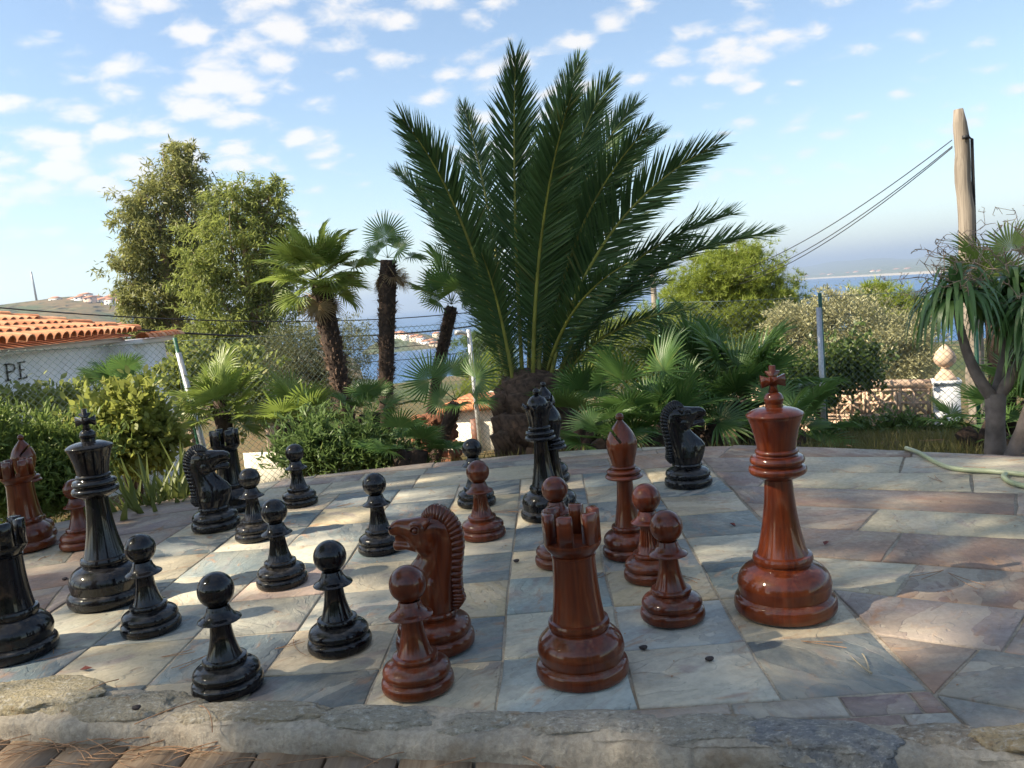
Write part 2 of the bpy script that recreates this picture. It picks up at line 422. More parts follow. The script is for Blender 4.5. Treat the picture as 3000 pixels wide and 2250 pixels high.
def hill_mat(name, a, b, c):
    t = NT(name); p = t.pos(); n = t.noise(p, 0.018, 6, 0.65, 0.8); f = t.noise(p, 0.11, 5, 0.7); v = t.rng(t.voro(p, 0.055), 0.15, 0.5)
    col = t.mix(t.rng(n, 0.38, 0.62), a, b); col = t.mix(t.rng(f, 0.52, 0.66, 0, 0.9), col, c)
    t.set(color=col, rough=0.95, spec=0.1, normal=t.bump(v, 0.9, 3.0))
    return t.m
def strip_hill(name, xs, rows, mat, noise_amp=0.0, seed=0):
    """rows: list of functions px -> (world point); a sheet of terrain laid over them, with a skirt"""
    G = np.array([[r(x) for x in xs] for r in rows]); nr, nc = G.shape[:2]
    for i in range(1, nr - 1):
        for j in range(nc):
            p = G[i, j]; G[i, j, 2] += noise_amp * noise.noise(Vector((p[0] * 0.012 + seed, p[1] * 0.012, 0)))
    F = [(i*nc+j, i*nc+j+1, (i+1)*nc+j+1, (i+1)*nc+j) for i in range(nr-1) for j in range(nc-1)]
    return tag(obj(name, make_mesh(name, G.reshape(-1, 3), F, mat, True)), kind='structure')
HILL = hill_mat('scrub_hill', (0.16, 0.115, 0.06), (0.075, 0.095, 0.045), (0.03, 0.05, 0.025))
RX = np.array([-500, -200, -60, 0, 60, 130, 200, 290, 360, 450, 560, 700, 820]); RY = np.array([690, 672, 664, 662, 655, 648, 647, 655, 672, 700, 730, 760, 790])
def hrow(f, D):
    def g(x):
        top = np.interp(x, RX, RY); bot = 840.0
        p = at(x, bot + (top - bot) * f, D)
        if f > 1: p = at(x, top, D); p[2] -= 30
        return p
    return g
hx = np.linspace(-500, 820, 70)
strip_hill('hill', hx, [hrow(0.0, 420), hrow(0.25, 520), hrow(0.5, 640), hrow(0.68, 740), hrow(0.84, 830), hrow(0.95, 890), hrow(1.0, 930), hrow(1.2, 1250)], HILL, 5.0)
def hill_pt(x, f):                                    # a point on the hill's face at height fraction f
    Ds = np.interp(f, [0, .25, .5, .68, .84, .95, 1.0], [420, 520, 640, 740, 830, 890, 930]); return hrow(f, Ds)(x)
# town headland seen between the palms
def headrow(y0, D):
    def g(x):
        b = math.exp(-((x - 885) / 62.0) ** 2)
        p = at(x, y0, D); p[2] = max(SEA_Z - 1.0, p[2] - 0 if False else p[2]); return p
    return g
def head_pt(x, f):
    b = max(0.0, 1 - ((x - 880) / 100.0) ** 2)
    D = 980 + 70 * f; p = at(x, 760, D); p[2] = SEA_Z - 1 + f * 20.0 * b; return p
strip_hill('headland', np.linspace(760, 1010, 40), [lambda x, f=f: head_pt(x, f) for f in (0, .3, .6, .85, 1.0)] + [lambda x: head_pt(x, 1.0) + np.array([0, 60, -30.0])], HILL, 1.0)
# far coast across the bay
SX = np.array([1300, 1500, 1700, 1774, 1860, 1950, 2030, 2120, 2300]); SY = np.array([632, 619, 606.5, 602, 598, 594, 590, 585.5, 577])
COAST = hill_mat('far_plain', (0.10, 0.13, 0.07), (0.16, 0.17, 0.10), (0.05, 0.08, 0.05))
SAND = plain('beach_sand', (0.40, 0.35, 0.27), 0.95)
def shore(x, back=0.0, z=0.0):
    p = gp(x, np.interp(x, SX, SY), SEA_Z); d = p[:2] - CAM[:2]; L = np.linalg.norm(d)
    q = CAM[:2] + d / L * (L + back); return np.array([q[0], q[1], SEA_Z + z])
cx = np.linspace(1300, 2300, 60)
strip_hill('beach', cx, [lambda x: shore(x, -10, -1.0), lambda x: shore(x, 20, 2.0), lambda x: shore(x, 330, 6.0)], SAND)
def hilltop(x): return 10 + 45 * (0.5 + 0.5 * math.sin(x * 0.011 + 0.6)) + 45 * noise.noise(Vector((x * 0.013, 0, 3)))
strip_hill('far_coast', cx, [lambda x: shore(x, 328, 3), lambda x: shore(x, 900, 14), lambda x: shore(x, 2200, 30), lambda x: shore(x, 4200, 50 + 0.5 * hilltop(x)), lambda x: shore(x, 6000, 70 + hilltop(x)), lambda x: shore(x, 7600, -20)], COAST, 8.0)

# ------------------------------------------------------------------ far houses
WALLM = [plain('render_white', (0.74, 0.71, 0.66), 0.9, var=0.08), plain('render_cream', (0.66, 0.54, 0.40), 0.9, var=0.08), plain('render_pink', (0.62, 0.42, 0.32), 0.9, var=0.08)]
ROOFM = plain('terracotta_far', (0.46, 0.20, 0.11), 0.9, var=0.25)
PANE = plain('window_dark', (0.05, 0.06, 0.07), 0.3)
def far_house(p, w, d, h, rz, wm, label, group, hip=True):
    t = empty('far_house', p, rz, label, 'house', group)
    obj('wall', MB().box((0, 0, h/2 - 4), (w, d, h + 8)).mesh('wall', wm), t)
    e = 0.4; rh = 0.22 * d
    if hip: P = [(-w/2-e,-d/2-e,h),(w/2+e,-d/2-e,h),(w/2+e,d/2+e,h),(-w/2-e,d/2+e,h),(-w/4,0,h+rh),(w/4,0,h+rh)]
    else: P = [(-w/2-e,-d/2-e,h),(w/2+e,-d/2-e,h),(w/2+e,d/2+e,h),(-w/2-e,d/2+e,h),(-w/2-e,0,h+rh),(w/2+e,0,h+rh)]
    obj('roof', make_mesh('roof', np.array(P, float), [(0,1,5,4),(1,2,5),(2,3,4,5),(3,0,4),(3,2,1,0)], ROOFM), t)
    for k in range(max(2, int(w / 4))):
        x = -w/2 + (k + 0.5) * w / max(2, int(w / 4))
        for zz in ([1.6] if h < 4.5 else [1.6, 4.4]):
            obj('window', MB().box((x, -d/2 - 0.04, zz), (1.2, 0.1, 1.4)).mesh('window', PANE), t)
rr = random.Random(3)
for i, (x, f) in enumerate([(175, .97), (186, 1.0), (196, .96), (207, 1.0), (217, .97), (228, .99), (238, .95), (246, 1.0), (255, .98), (264, 1.0), (272, .96), (281, .99), (292, .97), (303, .95), (160, .98), (166, .60), (181, .57), (196, .62), (206, .64), (222, .58), (232, .70), (244, .62), (258, .66), (270, .56), (150, .55), (285, .6), (120, .99)]):
    p = hill_pt(x, f); w = rr.uniform(8, 15); mi = rr.choice([0, 0, 1, 2, 0])
    far_house((p[0], p[1], p[2] - 0.5), w, rr.uniform(7, 10), rr.choice([3.2, 5.8, 5.8]), rr.uniform(-0.5, 0.9), WALLM[mi],
              'small house with a red roof among the others on the distant left hill', 'houses on the distant hill')
for i in range(22):
    x = 845 + 105 * ((i * 0.618) % 1); f = 0.25 + 0.75 * ((i * 0.377) % 1); p = head_pt(x, f)
    far_house((p[0], p[1], p[2] - 0.5), rr.uniform(7, 12), 8, rr.choice([4, 6, 7]), rr.uniform(-0.6, 0.6), WALLM[rr.choice([0, 0, 1])],
              'tiny pale house of the seaside town seen between the palm trunks', 'houses of the seaside town')
for i in range(9):
    x = 1745 + i * 27 + rr.uniform(-8, 8); p = shore(x, 900 + 250 * rr.random(), 12)
    far_house(p, rr.uniform(25, 45), 20, rr.choice([5, 7]), rr.uniform(-.3, .3), WALLM[1], 'pale far building on the flat coast across the bay', 'buildings across the bay')
p = hill_pt(80, 1.0); t = empty('lattice_mast', p, 0, 'thin grey mast standing on the distant left hill', 'mast')
STEEL = plain('grey_steel', (0.30, 0.31, 0.32), 0.5, 0.6)
obj('mast_shaft', MB().tube([(0, 0, -3), (-0.6, 0, 15), (-1.4, 0, 30)], [1.0, 0.9, 0.8], 6).mesh('mast', STEEL), t)

# ------------------------------------------------------------------ terrace: slate tiles and slabs
S, SY_ = 0.27, 0.27 * 0.95
OUT = np.array([(-1.6, 0.55), (3.85, -0.545), (4.05, 0.3), (3.95, 1.0), (3.65, 1.45), (3.25, 1.8), (2.97, 2.0), (2.69, 2.2), (2.39, 2.39), (1.97, 2.54), (1.63, 2.61), (1.28, 2.62), (0.9, 2.6), (0.53, 2.56), (0.16, 2.5), (-0.13, 2.39), (-0.45, 2.14), (-0.70, 1.95), (-1.0, 1.72), (-1.62, 1.2)])
def clip(poly, a, n):
    out = []
    for i in range(len(poly)):
        p, q = poly[i], poly[(i+1) % len(poly)]; dp, dq = (p - a) @ n, (q - a) @ n
        if dp >= 0: out.append(p)
        if dp * dq < 0: out.append(p + (q - p) * dp / (dp - dq))
    return out
def clip_convex(poly, C, inset=0.0):
    for i in range(len(C)):
        a, b = C[i], C[(i+1) % len(C)]; e = b - a; n = np.array([-e[1], e[0]]) / np.hypot(*e)
        poly = clip(poly, a + n * inset, n)
        if len(poly) < 3: return []
    return poly
def inset(poly, g):
    C = np.array(poly); return clip_convex([np.array(p) for p in poly], C, g)
def clean(poly, eps=0.012):
    out = []
    for p in poly:
        if not out or np.linalg.norm(p - out[-1]) > eps: out.append(p)
    while len(out) > 2 and np.linalg.norm(out[0] - out[-1]) < eps: out.pop()
    return out
def area(P):
    P = np.asarray(P); x, y = P[:, 0], P[:, 1]; return 0.5 * abs(x @ np.roll(y, -1) - y @ np.roll(x, -1))
rt = random.Random(11)
terrace = obj('terrace', MB().prism(OUT, -0.30, -0.0040).mesh('terrace', MORTAR)); tag(terrace, kind='structure')
def slab(poly, color, name, gap=0.0022, jit=0.0024):
    poly = clean(inset(clean(poly), gap))
    if len(poly) < 3 or area(poly) < 0.0012: return None
    P = []
    for i in range(len(poly)):
        a, b = poly[i], poly[(i+1) % len(poly)]; L = np.linalg.norm(b - a); e = (b - a) / max(L, 1e-6); n = np.array([-e[1], e[0]])
        k = 3 if L > 0.12 else 1
        for m in range(k):
            q = a + (b - a) * m / k; P.append(q + n * rt.uniform(0, jit) * (1 if m else 0.5))
    z = rt.uniform(-0.0016, 0.0014); c = np.mean(P, 0)
    me = MB().prism(np.array(P) - c, -0.03, z, 0.0022).mesh(name, SLATE)
    o = obj(name, me, terrace, (c[0], c[1], 0)); o.color = (*color, 1)
    o.rotation_euler = (rt.uniform(-1, 1) * 0.004, rt.uniform(-1, 1) * 0.004, 0)
    return o
LIGHT = [(0.44, 0.375, 0.25), (0.47, 0.42, 0.31), (0.40, 0.36, 0.27), (0.45, 0.37, 0.235), (0.41, 0.405, 0.335), (0.48, 0.40, 0.28)]
DARK = [(0.112, 0.15, 0.172), (0.13, 0.168, 0.188), (0.10, 0.13, 0.15), (0.15, 0.185, 0.195), (0.118, 0.158, 0.17)]
SPECIAL = {(5, 0): (0.36, 0.41, 0.40), (7, 0): (0.10, 0.13, 0.145), (5, 2): (0.27, 0.35, 0.35), (6, 0): (0.45, 0.43, 0.36), (2, 2): (0.33, 0.32, 0.27), (2, 3): (0.44, 0.30, 0.24), (6, 1): (0.33, 0.38, 0.39)}
crn = {}
for i in range(9):
    for j in range(9): crn[i, j] = np.array([i * S + rt.uniform(-.004, .004), j * SY_ + rt.uniform(-.004, .004)])
for i in range(8):
    for j in range(8):
        q = [crn[i, j], crn[i+1, j], crn[i+1, j+1], crn[i, j+1]]
        c = SPECIAL.get((i, j)) or rt.choice(DARK if (i + j) % 2 else LIGHT); f = rt.uniform(0.9, 1.1)
        slab(clip_convex(q, OUT, -0.02), tuple(x * f for x in c), 'chess_tile')
PAVE = [(0.225, 0.16, 0.145), (0.185, 0.145, 0.14), (0.28, 0.185, 0.135), (0.34, 0.325, 0.27), (0.215, 0.215, 0.205), (0.40, 0.365, 0.28), (0.25, 0.165, 0.125), (0.42, 0.37, 0.26), (0.265, 0.21, 0.19)]
def courses(lines, x0, x1, halves, lo, hi, pal, skew=1.0):
    """lines: (y0, slope, xref); slabs between neighbouring lines, cut by half planes"""
    for k in range(len(lines) - 1):
        (a0, m0, r0), (a1, m1, r1) = lines[k], lines[k+1]; m = (m0 + m1) / 2
        x = x0 + rt.uniform(0, 0.3)
        xs = [x0 - 0.6]
        while x < x1: xs.append(x); x += rt.uniform(lo, hi)
        xs.append(x1 + 0.6)
        for u, v in zip(xs[:-1], xs[1:]):
            h0 = a1 - a0; sh = -m * h0 * skew
            lo_ = lambda X: a0 + m0 * (X - r0)
            hi_ = lambda X: a1 + m1 * (X - r1)
            q = [np.array([u, lo_(u)]), np.array([v, lo_(v)]), np.array([v + sh, hi_(v + sh)]), np.array([u + sh, hi_(u + sh)])]
            for a, n in halves:
                q = clip(q, np.array(a), np.array(n))
                if len(q) < 3: break
            if len(q) < 3: continue
            q = clip_convex(q, OUT)
            if len(q) < 3: continue
            c = rt.choice(pal); f = rt.uniform(0.85, 1.12)
            slab(q, tuple(z * f for z in c), 'paving_slab', 0.0024, 0.0045)
R_ = 2.163
courses([(y, m, 2.16) for y, m in [(-0.55, -.5), (-.27, -.55), (-.02, -.6), (.25, -.62), (.52, -.57), (.79, -.51), (1.09, -.5), (1.38, -.52), (1.645, -.48), (1.90, -.43), (2.2, -.42), (2.5, -.4), (2.8, -.4)]],
        2.1, 4.1, [((R_, 0), (1, 0)), ((0, -0.15), (0.201, 1))], 0.34, 0.72, PAVE)
courses([(2.056, 0.0, 0), (2.30, 0.03, 0), (2.47, 0.0, 1.1), (2.75, 0.0, 1)], -0.9, 2.5, [((R_, 0), (-1, 0)), ((-0.004, 0), (1, 0))], 0.30, 0.6, PAVE)
courses([(y, 0.32, 0) for y in (0.1, 0.42, 0.75, 1.08, 1.40, 1.72, 2.02, 2.33, 2.6, 2.9)], -1.7, 0.1, [((-0.004, 0), (-1, 0))], 0.34, 0.66, PAVE[:3] + PAVE[6:])
PURP = [(0.19, 0.105, 0.10), (0.23, 0.145, 0.125), (0.17, 0.11, 0.12), (0.28, 0.23, 0.20), (0.30, 0.28, 0.25)]
courses([(-0.26, -.2, 1.1), (-0.17, -0.16, 1.1), (-0.105, -0.1, 1.1), (-0.052, -0.03, 1.1), (-0.004, 0, 0)], 0.9, 2.3, [((R_, 0), (-1, 0)), ((0.9, 0), (1, 0))], 0.12, 0.27, PURP, 3.0)

# ------------------------------------------------------------------ stone rim in front, deck below it
RM, RB = -0.201, 0.172                                # outer edge of the rim: y = RB + RM x
rn = np.array([0.201, 1.0]) / math.hypot(1, 0.201); rtg = np.array([1.0, -0.201]) / math.hypot(1, 0.201)
rim = empty('rim_wall', (0, RB, 0), 0, 'low rim of rough grey stones set in mortar along the near edge of the terrace', 'stone rim')
def rim_pt(s, o, z): q = np.array([0, RB]) + rtg * s + rn * o; return np.array([q[0], q[1], z])
def fbm(p, o=5, gain=0.55):
    v = 0.0; a_ = 1.0
    for _ in range(o): v += a_ * noise.noise(p); p = p * 2.1 + Vector((3.1, 1.7, 0.4)); a_ *= gain
    return v
def build_mortar():
    ss = np.concatenate([np.linspace(-1.8, -0.1, 50), np.linspace(-0.08, 2.6, 480), np.linspace(2.65, 4.0, 40)])
    top = [(o, 0.003 + 0.012 * math.sin(min(1.0, o / 0.075) * PI / 2)) for o in np.linspace(0.012, 0.118, 22)]
    prof = [(0.0, -0.30), (0.0, -0.085), (0.0, -0.072), (0.0, -0.060), (0.001, -0.048), (0.001, -0.036), (0.002, -0.025), (0.003, -0.014), (0.005, -0.005)] + top + [(0.125, 0.006), (0.130, -0.004), (0.131, -0.05)]
    V = []
    for s in ss:
        w = 1.0 + 0.30 * noise.noise(Vector((s * 3.1, 1.7, 0))) + 0.12 * noise.noise(Vector((s * 11, 4.7, 0))); w *= 1.14 if s < 0.62 else 0.84
        for k, (o, z) in enumerate(prof):
            n1 = fbm(Vector((s * 7, o * 11, z * 11))); n2 = fbm(Vector((s * 38, o * 42, z * 42 + 5)), 3, 0.6)
            crack = 1.0 if min(abs(s - c_ - 0.01 * n1) for c_ in (0.66, 1.73, 0.03, 2.5)) < 0.004 else 0.0
            oo = o * (w if o > 0.02 else 1) + (-0.006 * n1 - 0.0026 * n2 + 0.003 * crack if 1 <= k <= 9 else 0.004 * n1)
            zz = z + (0.0055 * n1 + 0.0030 * n2 - 0.003 * crack if k >= 7 else 0)
            V.append(rim_pt(s, oo, zz) - np.array([0, RB, 0]))
    m = len(prof); F = [(i*m+k, (i+1)*m+k, (i+1)*m+k+1, i*m+k+1) for i in range(len(ss)-1) for k in range(m-1)]
    obj('mortar', make_mesh('mortar', V, F, MORTAR, True), rim)
build_mortar()
def rock(name, parent, c, rad, rz, color, seed, sub=5, amp=0.30, flat=0.55):
    bm = bmesh.new(); bmesh.ops.create_icosphere(bm, subdivisions=sub, radius=1.0); sv = Vector((seed, seed * 0.7, 0))
    for v in bm.verts:
        p = v.co.copy(); d = 1 + amp * noise.noise(p * 1.1 + sv) + amp * 0.6 * noise.noise(p * 2.4 + sv) + 0.055 * fbm(p * 7 + sv, 4, 0.62)
        p.x = math.copysign(abs(p.x) ** 0.8, p.x); p.y = math.copysign(abs(p.y) ** 0.8, p.y); p.z = math.copysign(abs(p.z) ** flat, p.z)
        top = 0.10 * noise.noise(Vector((p.x * 2, p.y * 2, seed))) + 0.05 * math.floor(3 * noise.noise(Vector((p.x * 1.6 + seed, p.y * 3.0, 0))))
        v.co = Vector((p.x * rad[0] * d, p.y * rad[1] * d, (p.z + top * (p.z > 0)) * rad[2] * (0.6 + 0.4 * d)))
    me = bpy.data.meshes.new(name); bm.to_mesh(me); bm.free()
    me.polygons.foreach_set('use_smooth', np.ones(len(me.polygons), dtype=bool)); me.materials.append(GRANITE)
    o = obj(name, me, parent, c, (0, 0, rz)); o.color = (*color, 1); return o
ang = math.atan2(rtg[1], rtg[0])
GC = [(0.40, 0.335, 0.21), (0.34, 0.295, 0.215), (0.38, 0.32, 0.23), (0.36, 0.33, 0.265), (0.36, 0.33, 0.28), (0.33, 0.30, 0.25), (0.24, 0.245, 0.25), (0.30, 0.24, 0.18), (0.42, 0.31, 0.17)]
STN = [(-0.28, 0.09, .15, .07, .036, 0), (0.02, 0.085, .14, .065, .038, 1), (0.30, 0.098, .155, .072, .040, 0), (0.575, 0.078, .13, .050, .034, 1), (0.85, 0.062, .16, .040, .032, 2), (1.125, 0.066, .13, .040, .028, 3), (1.335, 0.062, .10, .036, .024, 3), (1.53, 0.068, .125, .040, .030, 4), (1.735, 0.066, .10, .042, .028, 5), (1.94, 0.050, .12, .052, .030, 6), (2.13, 0.068, .085, .034, .026, 7), (2.32, 0.066, .13, .050, .036, 8), (2.58, 0.07, .14, .05, .034, 4), (2.86, 0.07, .14, .05, .034, 2)]
for k, (s, o_, a, b, c, ci) in enumerate(STN):
    q = rim_pt(s, o_, 0.000)
    rock('rim_stone', rim, q - np.array([0, RB, 0]), (a * 1.05, b, c * 0.86), ang + rt.uniform(-.12, .12), GC[ci], 3.7 * k + 1)

def deck_mat():
    t = NT('weathered_deck'); p = t.objc(); r = t.rand()
    off = t.n('ShaderNodeCombineXYZ'); t.put(off.inputs[0], t.math('MULTIPLY', r, 50)); t.put(off.inputs[1], t.math('MULTIPLY', r, 20))
    a = t.n('ShaderNodeVectorMath', operation='ADD'); t.l(p, a.inputs[0]); t.l(off.outputs[0], a.inputs[1]); p = a.outputs[0]
    g = t.noise(t.map(p, (70, 3, 70)), 1.0, 5, 0.6, 1.0); b = t.noise(t.map(p, (9, 3, 9)), 1.0, 4)
    c = t.mix(t.rng(g, 0.3, 0.7), (0.22, 0.15, 0.095), (0.38, 0.29, 0.20)); c = t.mix(t.rng(b, 0.45, 0.7, 0, 0.7), c, (0.30, 0.26, 0.22))
    c = t.mix(t.math('MULTIPLY', r, 0.35), c, (0.19, 0.12, 0.075))
    t.set(color=c, rough=0.8, normal=t.bump(g, 0.6, 0.004), spec=0.25)
    return t.m
DECK = deck_mat()
deck = empty('deck', (0, 0, -0.032)); tag(deck, kind='structure')
bw, gapw = 0.1345, 0.0075
for k in range(-14, 30):
    x0 = 0.323 + k * (bw + gapw); yt = RB + RM * (x0 + bw / 2) + 0.035
    P = np.array([(-bw/2, -3.6), (bw/2, -3.6), (bw/2, yt - RM * -bw/2 * 1), (-bw/2, yt + RM * -bw/2 * 1)])
    obj('deck_board', MB().prism(P, -0.03, rt.uniform(-0.002, 0.001), 0.003).mesh('deck_board', DECK), deck, (x0 + bw / 2, 0, 0))
# ------------------------------------------------------------------ giant chess set
def part(name, prof, R, mat, parent, seg=56, flute=None, angle=38):
    V, F = lathe(np.asarray(prof) * R, seg, flute); me = make_mesh(name, V, F, mat, True, angle)
    return obj(name, me, parent)
def base_prof(zc, zr, rr_=0.60, cm=0.93):
    """plinth, cushion up to zc, ring up to zr"""
    pl = [(0, 0.02), (0.90, 0.02), (0.955, 0.03)] + list(curve_through([(0.975, 0.05), (1.0, 0.12), (1.0, 0.22), (0.975, 0.31), (0.925, 0.355)], 4))
    m = 0.36 + (zc - 0.36) * 0.42
    cu = list(curve_through([(0.885, 0.375), (cm, m - 0.09), (cm + 0.005, m), (cm - 0.045, m + (zc - m) * 0.42), (cm - 0.16, m + (zc - m) * 0.75), (rr_ + 0.045, zc - 0.02)], 5))
    rg = [(rr_ - 0.005, zc), (rr_ - 0.005, zc + 0.02)] + list(curve_through([(rr_ + 0.015, zc + 0.035), (rr_ + 0.03, (zc + zr) / 2), (rr_ + 0.01, zr - 0.02)], 4)) + [(rr_ - 0.06, zr), (0, zr)]
    return pl + cu + rg
def felt(R, mat, parent):
    V, F = lathe(np.array([(0, 0.0), (0.90, 0.0), (0.90, 0.03), (0, 0.03)]) * R, 40); obj('felt_pad', make_mesh('felt_pad', V, F, FELT), parent)
def shaft(z0, z1, r0, r1, bow=0.09):
    t = np.linspace(0, 1, 12); r = r0 + (r1 - r0) * (t ** 0.82) - bow * np.sin(PI * t) * 0.4
    return [(0, z0)] + list(zip(r, z0 + (z1 - z0) * t)) + [(0, z1)]
def ringp(zs):
    """list of torus rings (r_in, r_out, z0, z1)"""
    out = [(0, zs[0][2])]
    for ri, ro, a, b in zs: out += list(curve_through([(ri, a), ((ri + ro) / 2 + (ro - ri) * 0.3, a + (b - a) * 0.12), (ro, (a + b) / 2), ((ri + ro) / 2 + (ro - ri) * 0.3, b - (b - a) * 0.12), (ri, b)], 4))
    return out + [(0, zs[-1][3])]
def pawn(mat, flut=False, R=0.0765):
    t = empty('chess_pawn', (0, 0, 0)); felt(R, mat, t)
    part('base', base_prof(0.80, 0.98), R, mat, t)
    part('shaft', shaft(0.97, 2.02, 0.50, 0.285), R, mat, t, 96 if flut else 48, (24, 0.09, 1.1 * R, 1.85 * R) if flut else None)
    part('collar', [(0, 1.99), (0.30, 1.99)] + list(curve_through([(0.44, 2.0), (0.585, 2.03), (0.605, 2.065), (0.55, 2.11), (0.44, 2.18), (0.355, 2.30), (0.32, 2.40)], 4)) + [(0.30, 2.46), (0, 2.46)], R, mat, t)
    a = np.linspace(-1.15, PI/2, 26); part('ball', [(0, 2.92 - 0.51 * math.sin(1.15))] + [(0.51 * math.cos(q), 2.92 + 0.51 * math.sin(q)) for q in a[:-1]] + [(0.004, 3.43)], R, mat, t)
    return t
def rook(mat, R=0.097):
    t = empty('chess_rook', (0, 0, 0)); felt(R, mat, t)
    part('base', base_prof(1.05, 1.26, 0.63), R, mat, t)
    part('shaft', shaft(1.24, 2.62, 0.575, 0.455, 0.05), R, mat, t)
    part('collar', [(0, 2.58), (0.44, 2.58), (0.44, 2.62), (0.475, 2.63), (0.475, 2.67), (0.45, 2.68)] + list(curve_through([(0.47, 2.70), (0.55, 2.80), (0.60, 2.88), (0.615, 2.93)], 4)) + [(0.615, 2.97), (0.0, 2.97)], R, mat, t)
    n = 6
    for k in range(n):
        m = MB(); a0 = 2*PI*k/n; w = 2*PI/n * 0.27
        O = []
        for a in np.linspace(a0 - w, a0 + w, 7): O.append((0.615 * math.cos(a), 0.615 * math.sin(a)))
        for a in np.linspace(a0 + w * 0.92, a0 - w * 0.92, 5): O.append((0.40 * math.cos(a), 0.40 * math.sin(a)))
        m.prism(np.array(O) * R, 2.96 * R, 3.60 * R, 0.02 * R)
        obj('battlement', m.mesh('battlement', mat), t)
    return t
def king(mat, R=0.117):
    t = empty('chess_king', (0, 0, 0)); felt(R, mat, t)
    part('base', base_prof(1.0, 1.20, 0.56, 0.91), R, mat, t, 72)
    part('shaft', shaft(1.18, 2.78, 0.505, 0.265), R, mat, t)
    part('collar', [(0, 2.70), (0.27, 2.70), (0.36, 2.74)] + list(curve_through([(0.46, 2.79), (0.535, 2.84), (0.56, 2.90), (0.54, 2.97), (0.46, 3.00)], 4)) + list(curve_through([(0.46, 3.02), (0.52, 3.06), (0.525, 3.12), (0.49, 3.18), (0.40, 3.20)], 4)) + list(curve_through([(0.385, 3.22), (0.415, 3.25), (0.41, 3.30), (0.37, 3.33)], 3)) + [(0, 3.34)], R, mat, t)
    part('crown', [(0, 3.33)] + list(curve_through([(0.375, 3.33), (0.40, 3.50), (0.45, 3.72), (0.515, 3.92), (0.545, 3.98)], 5)) + list(curve_through([(0.555, 4.0), (0.545, 4.035), (0.44, 4.10), (0.30, 4.14), (0.19, 4.155)], 5)) + [(0.17, 4.16), (0.165, 4.24), (0, 4.24)], R, mat, t)
    f = part('finial', [(0, 4.20), (0.15, 4.20)] + list(curve_through([(0.165, 4.22), (0.185, 4.27), (0.19, 4.33), (0.16, 4.40), (0.11, 4.44)], 4)) + [(0, 4.45)], R, mat, t, 32)
    arm = 0.235; P = np.array([(-.10, 0), (.10, 0), (.055, .16), (.075, .20), (arm, .15), (arm, .40), (.075, .335), (.06, .36), (.135, .44), (.135, .475), (.052, .475), (.052, .58), (-.052, .58), (-.052, .475), (-.135, .475), (-.135, .44), (-.06, .36), (-.075, .335), (-arm, .40), (-arm, .15), (-.075, .20), (-.055, .16)]) * R
    d = 0.055 * R; n = len(P); V = np.concatenate([np.c_[P[:, 0], np.full(n, -d), P[:, 1]], np.c_[P[:, 0], np.full(n, d), P[:, 1]]]); V[:, 2] += 4.40 * R
    obj('cross', make_mesh('cross', V, [tuple(range(n)), tuple(range(n, 2*n))[::-1]] + [((i+1) % n, i, n+i, n+(i+1) % n) for i in range(n)], mat), t)
    return t
def queen(mat, R=0.094):
    t = empty('chess_queen', (0, 0, 0)); felt(R, mat, t)
    part('base', base_prof(1.05, 1.26, 0.56, 0.91), R, mat, t)
    part('shaft', shaft(1.24, 3.0, 0.50, 0.27), R, mat, t)
    part('collar', [(0, 2.94), (0.28, 2.94)] + list(curve_through([(0.45, 2.99), (0.57, 3.05), (0.59, 3.10), (0.55, 3.16), (0.47, 3.19)], 4)) + list(curve_through([(0.47, 3.21), (0.54, 3.25), (0.55, 3.30), (0.51, 3.36), (0.42, 3.39)], 4)) + list(curve_through([(0.40, 3.41), (0.43, 3.45), (0.425, 3.51), (0.39, 3.55)], 3)) + [(0, 3.56)], R, mat, t)
    V, F = lathe(np.array([(0, 3.54)] + list(curve_through([(0.385, 3.54), (0.40, 3.75), (0.44, 4.0), (0.52, 4.25), (0.60, 4.40)], 6)) + [(0.575, 4.41), (0.49, 4.30), (0.42, 4.24), (0, 4.24)]) * R, 64)
    a = np.arctan2(V[:, 1], V[:, 0]); top = V[:, 2] > 4.28 * R
    V[top, 2] -= (0.5 - 0.5 * np.cos(9 * a[top])) * 0.12 * R
    obj('crown', make_mesh('crown', V, F, mat, True, 40), t)
    part('dome', [(0, 4.22), (0.40, 4.22)] + list(curve_through([(0.41, 4.30), (0.38, 4.45), (0.28, 4.60), (0.15, 4.69), (0.09, 4.72)], 5)) + [(0, 4.73)], R, mat, t, 40)
    q = np.linspace(-1.2, PI/2, 14); part('finial', [(0, 4.70)] + [(0.135 * math.cos(x), 4.83 + 0.135 * math.sin(x)) for x in q[:-1]] + [(0.003, 4.965)], R, mat, t, 24)
    return t
_mitre = {}
